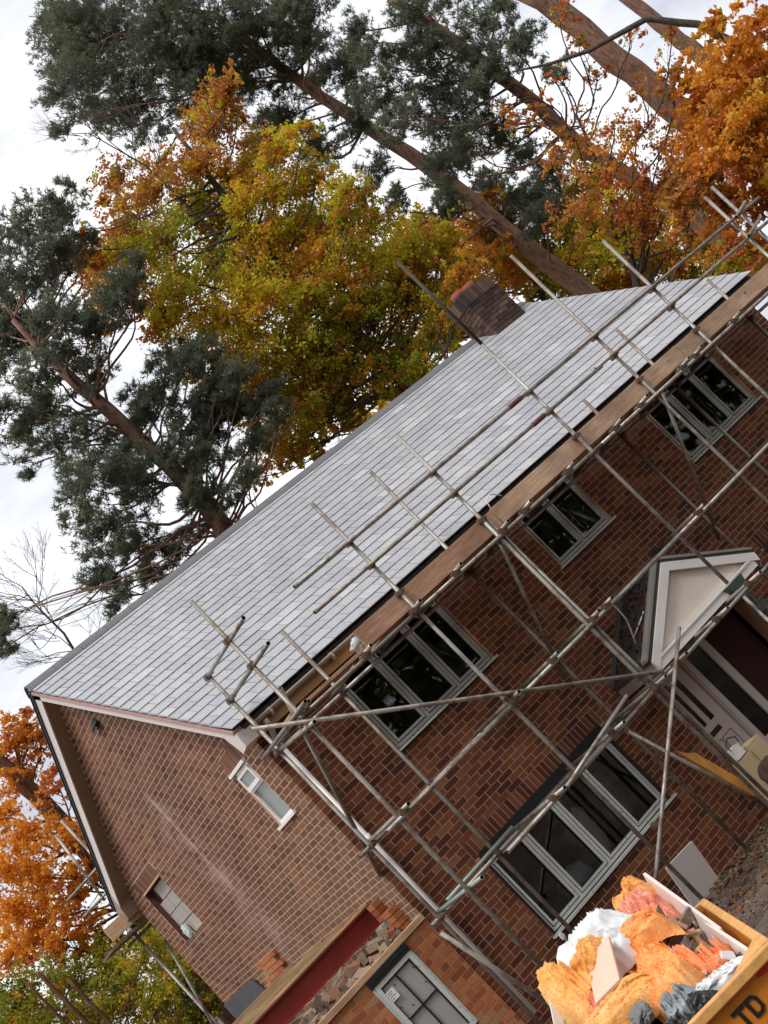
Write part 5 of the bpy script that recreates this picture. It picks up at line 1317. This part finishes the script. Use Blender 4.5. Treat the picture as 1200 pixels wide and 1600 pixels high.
def tree_base(name, label, cat, trunk, blobs, bark_m, group=None, seed=1, twig=True, bend=0.0, sub=3, twl=1.0, thick=1.0):
    g = trunk[0]
    t = thing(name, label, cat, group, loc=g[:3])
    off = Vector(g[:3])
    inv = Matrix.Translation(off).inverted()
    mb = MB()
    # interpolated, slightly crooked trunk
    rr_ = random.Random(seed); pts = []; rd = []
    for i in range(len(trunk)-1):
        a, b = Vector(trunk[i][:3]), Vector(trunk[i+1][:3]); m = 5 if i == 0 else 3
        for k in range(m):
            tt = k/m; p = a.lerp(b, tt)
            if k: p += Vector((rr_.uniform(-1, 1), rr_.uniform(-1, 1), 0)) * trunk[i][3]*.16
            pts.append(p); rd.append((trunk[i][3] + (trunk[i+1][3]-trunk[i][3])*tt)*rr_.uniform(.96, 1.04)*.84)
    pts.append(Vector(trunk[-1][:3])); rd.append(trunk[-1][3])
    mb.tube(pts, rd, 12)
    tr = mb.build('trunk', bark_m, t, smooth=True); tr.matrix_parent_inverse = inv
    bb = MB(); tips = []
    for i, b in enumerate(blobs):
        p = Vector(b[:3]); q, r = nearest_on(trunk, p)
        rb_ = min(r*.4, .02 + b[3]*.04) * thick
        L_ = limb(bb, q, p, max(.02, rb_), .012, seed*100 + i, .8, 9, 6)
        for k in range(sub):
            e = p + Vector((rr_.uniform(-1, 1), rr_.uniform(-1, 1), rr_.uniform(-.8, .9))).normalized()*b[3]*rr_.uniform(.7, 1.25)*twl
            limb(bb, L_[rr_.randint(5, 8)], e, .012, .003, seed*1000 + i*10 + k, .8, 5, 4)
    o = bb.build('branches', bark_m, t, smooth=True); o.matrix_parent_inverse = inv
    return t, inv

def crown_leaves(t, inv, blobs, mats, dens, size, seed, name='crown', flatten=.85, bleed=True):
    rs = np.random.RandomState(seed)
    for mi, mat in enumerate(mats):
        P = []
        for b in blobs:
            bt = b[4] if len(b) > 4 else 0
            share = 1.0 if len(mats) == 1 else (.70 if bt == mi else (.30/(len(mats)-1) if bleed else 0))
            if not share or (bt != mi and not bleed): continue
            if bt == mi and not bleed: share = 1.0
            c = np.array(b[:3]); r = b[3]
            n = int(dens * share * (r/.6)**2)
            # leaves hang in sprays: pick spray centres, then leaves about them
            ns = max(3, n//34)
            d = rs.normal(size=(ns, 3)); d /= np.linalg.norm(d, axis=1)[:, None]
            sc = c + d * (r * rs.uniform(.2, 1.28, (ns, 1))) * np.array([1, 1, flatten])
            k = rs.randint(0, ns, n)
            st_ = rs.normal(size=(ns, 3)) * np.array([.16, .16, .06]) * r
            al = rs.uniform(-1.6, 1.6, (n, 1))
            P.append(sc[k] + st_[k]*al + rs.normal(size=(n, 3))*r*.085)
        if P:
            o = leaf_cloud(name, np.concatenate(P), (0, 0, .35), size, mat, seed + mi, t, flat=1.0)
            o.matrix_parent_inverse = inv

def crown_needles(t, inv, blobs, mat, dens, seed, nl=.115, nw=.0085):
    rs = np.random.RandomState(seed); C_ = []
    for b in blobs:
        c = np.array(b[:3]); r = b[3]; n = int(dens*(r/.7)**2)
        ns = max(5, n//9)
        d = rs.normal(size=(ns, 3)); d /= np.linalg.norm(d, axis=1)[:, None]
        sc = c + d*(r*rs.uniform(.25, 1.38, (ns, 1)))*np.array([1, 1, .72])
        k = rs.randint(0, ns, n)
        C_.append(sc[k] + rs.normal(size=(n, 3))*r*np.array([.13, .13, .075]))
    Cc = np.concatenate(C_); n = len(Cc); m = 15
    ax = rs.normal(size=(n, 3)); ax[:, 2] = np.abs(ax[:, 2])*.8 + .3; ax /= np.linalg.norm(ax, axis=1)[:, None]
    Cr = np.repeat(Cc, m, 0); A = np.repeat(ax, m, 0)
    s = rs.uniform(0, 1, (n*m, 1)); d = rs.normal(size=(n*m, 3)); d /= np.linalg.norm(d, axis=1)[:, None]
    dirn = d + A*.9; dirn /= np.linalg.norm(dirn, axis=1)[:, None]
    base = Cr + A*s*.14
    w = np.cross(dirn, rs.normal(size=(n*m, 3))); w /= np.linalg.norm(w, axis=1)[:, None]
    ln = nl*rs.uniform(.6, 1.2, (n*m, 1))
    v = np.stack([base - w*nw, base + w*nw, base + dirn*ln], 1).reshape(-1, 3)
    o = quads('crown', v, mat, t, k=3); o.matrix_parent_inverse = inv

def satellites(B, seed, k=.75, sc=.62):
    rs = np.random.RandomState(seed); out = list(B)
    for b in B:
        if rs.rand() > k: continue
        d = rs.normal(size=3); d /= np.linalg.norm(d); d = d*np.array([1, 1, .7])*b[3]*1.45
        out.append((b[0]+d[0], b[1]+d[1], b[2]+d[2], b[3]*sc*rs.uniform(.7, 1.2), b[4]))
    return out
B_CENTRE = satellites(B_CENTRE, 1); B_BEHIND = satellites(B_BEHIND, 2); B_LEFT = satellites(B_LEFT, 3, .95, .7)
B_GOLD = satellites(B_GOLD, 4, .7, .6); B_YELLOW = satellites(B_YELLOW, 6, .9, .7); B_RUST = satellites(B_RUST, 7, .6, .6)
def pine(label, T, B, dens, seed, **kw):
    t, inv = tree_base('pine_tree', label, 'pine tree', T, B, M_PINEBARK, 'pines around the house', seed, **kw)
    if B: crown_needles(t, inv, B, L_PINE, dens, seed)
    return t
pine('tall pine whose bare leaning trunk meets the roof ridge just right of the chimney', T_CENTRE, B_CENTRE, 640, 41)
pine('pine right of the chimney pine, trunk half hidden by red leaves', T_BEHIND, B_BEHIND, 520, 42)
pine('thickest reddish pine trunk, crossing the upper right corner behind orange leaves', T_UPPER, [], 0, 43)
pine('farther thin pine trunk behind the orange leaves at the top right', T_FAR, [], 0, 44)
pine('broad dark pine behind the left end of the ridge with twisted branches', T_LEFT, B_LEFT, 560, 45)

t, inv = tree_base('beech_tree', 'broad beech turning from olive green to rust behind the middle of the roof', 'beech tree', T_GOLD, B_GOLD, M_GREYBARK, None, 51)
crown_leaves(t, inv, B_GOLD, [L_RUST, L_OLIVE, L_GOLD], 2700, .072, 61)
t, inv = tree_base('autumn_tree', 'bright orange-leaved tree leaning in at the upper right with a dark forked branch', 'tree', T_ORANGE, B_ORANGE, M_GREYBARK, None, 52, sub=1, thick=.45)
crown_leaves(t, inv, B_ORANGE, [L_ORANGE, L_RUST, L_GOLD, L_RED], 1500, .10, 62)
t, inv = tree_base('autumn_tree', 'sparse red-leaved tree left of the bright orange one', 'tree', T_RED, B_RED, M_GREYBARK, None, 53)
crown_leaves(t, inv, B_RED, [L_RED, L_RUST, L_OLIVE, L_ORANGE], 1050, .068, 63)
t, inv = tree_base('autumn_tree', 'yellow-green tree low behind the chimney and right verge', 'tree', T_YELLOW, B_YELLOW, M_GREYBARK, None, 54)
crown_leaves(t, inv, B_YELLOW, [L_OLIVE, L_OLIVE, L_ORANGE, L_RUST], 2300, .08, 64)
t, inv = tree_base('autumn_tree', 'orange-leaved tree with thick brown trunk beyond the left gable', 'tree', T_RUST, [b for b in B_RUST], M_BROWNBARK, None, 55)
crown_leaves(t, inv, B_RUST, [L_ORANGE, L_ORANGE, L_ORANGE, L_RED], 2600, .07, 65)
tb = [('tallest brown sapling stem among the yellow-green bushes at the bottom left', T_SAP_S1), ('thin brown sapling stem leftmost in the bushes', T_SAP_S2), ('brown sapling stem nearest the gable in the bushes', T_SAP_S3)]
groups = [[], [], []]
for i, b in enumerate(B_BUSH): groups[i % 3].append(b)
for (lab, T), gb_, sd in zip(tb, groups, (71, 72, 73)):
    t, inv = tree_base('sapling', lab, 'sapling', T, gb_, M_BROWNBARK, 'saplings at the bottom left', sd, twl=1.4)
    crown_leaves(t, inv, gb_, [L_LIME, L_LIME, L_GOLD, L_LIME, L_GREEN], 4200, .06, sd)

def bare(name, label, trunk, seed, spread, n):
    g = trunk[0]; t = thing(name, label, 'tree', None, loc=g[:3]); inv = Matrix.Translation(Vector(g[:3])).inverted()
    mb = MB(); rr_ = random.Random(seed)
    mb.tube([x[:3] for x in trunk], [x[3] for x in trunk], 7)
    o = mb.build('trunk', M_GREYBARK, t, smooth=True); o.matrix_parent_inverse = inv
    tw = MB()
    def grow(p, d, ln, r, dep):
        q = p + d*ln; tw.tube([p, (p+q)/2 + Vector((rr_.uniform(-1,1), rr_.uniform(-1,1), rr_.uniform(-1,1)))*ln*.08, q], [r, r*.8, r*.6], 4, cap=False)
        if dep == 0: return
        for _ in range(3):
            dd = (d + Vector((rr_.uniform(-1,1), rr_.uniform(-1,1), rr_.uniform(-.5,1)))*.6).normalized()
            grow(p.lerp(q, rr_.uniform(.4, 1)), dd, ln*.68, r*.6, dep-1)
    T = [Vector(x[:3]) for x in trunk]
    for i in range(n):
        k = 1 + i % (len(T)-2); p = T[k].lerp(T[k+1], rr_.random())
        grow(p, Vector((rr_.uniform(-1,1), rr_.uniform(-1,1), rr_.uniform(.2,1.2))).normalized(), spread, .012, 4)
    o = tw.build('twigs', M_GREYBARK, t); o.matrix_parent_inverse = inv
bare('bare_tree', 'leafless fine-twigged tree rising left of the ridge end', T_BARE, 81, .75, 12)
bare('bare_tree', 'leafless twigs standing out against the sky at the upper left', T_TWIG, 82, .9, 10)

# unseen woodland before the house, made dense to darken windows and front wall
rs = np.random.RandomState(99)
pts = []
for i in range(90):
    cx = rs.uniform(-50, 65); cy = rs.uniform(-52, -36); hz_ = rs.uniform(3, 19)
    pts.append(np.array([cx, cy, hz_]) + rs.normal(size=(620, 3))*np.array([3, 2.2, 2.6]))
leaf_cloud('unseen_woodland', np.concatenate(pts), None, .85, L_GREEN, 7, kind='stuff', label='unseen dark woodland facing the house, added to darken the windows and front wall', cat='woodland')
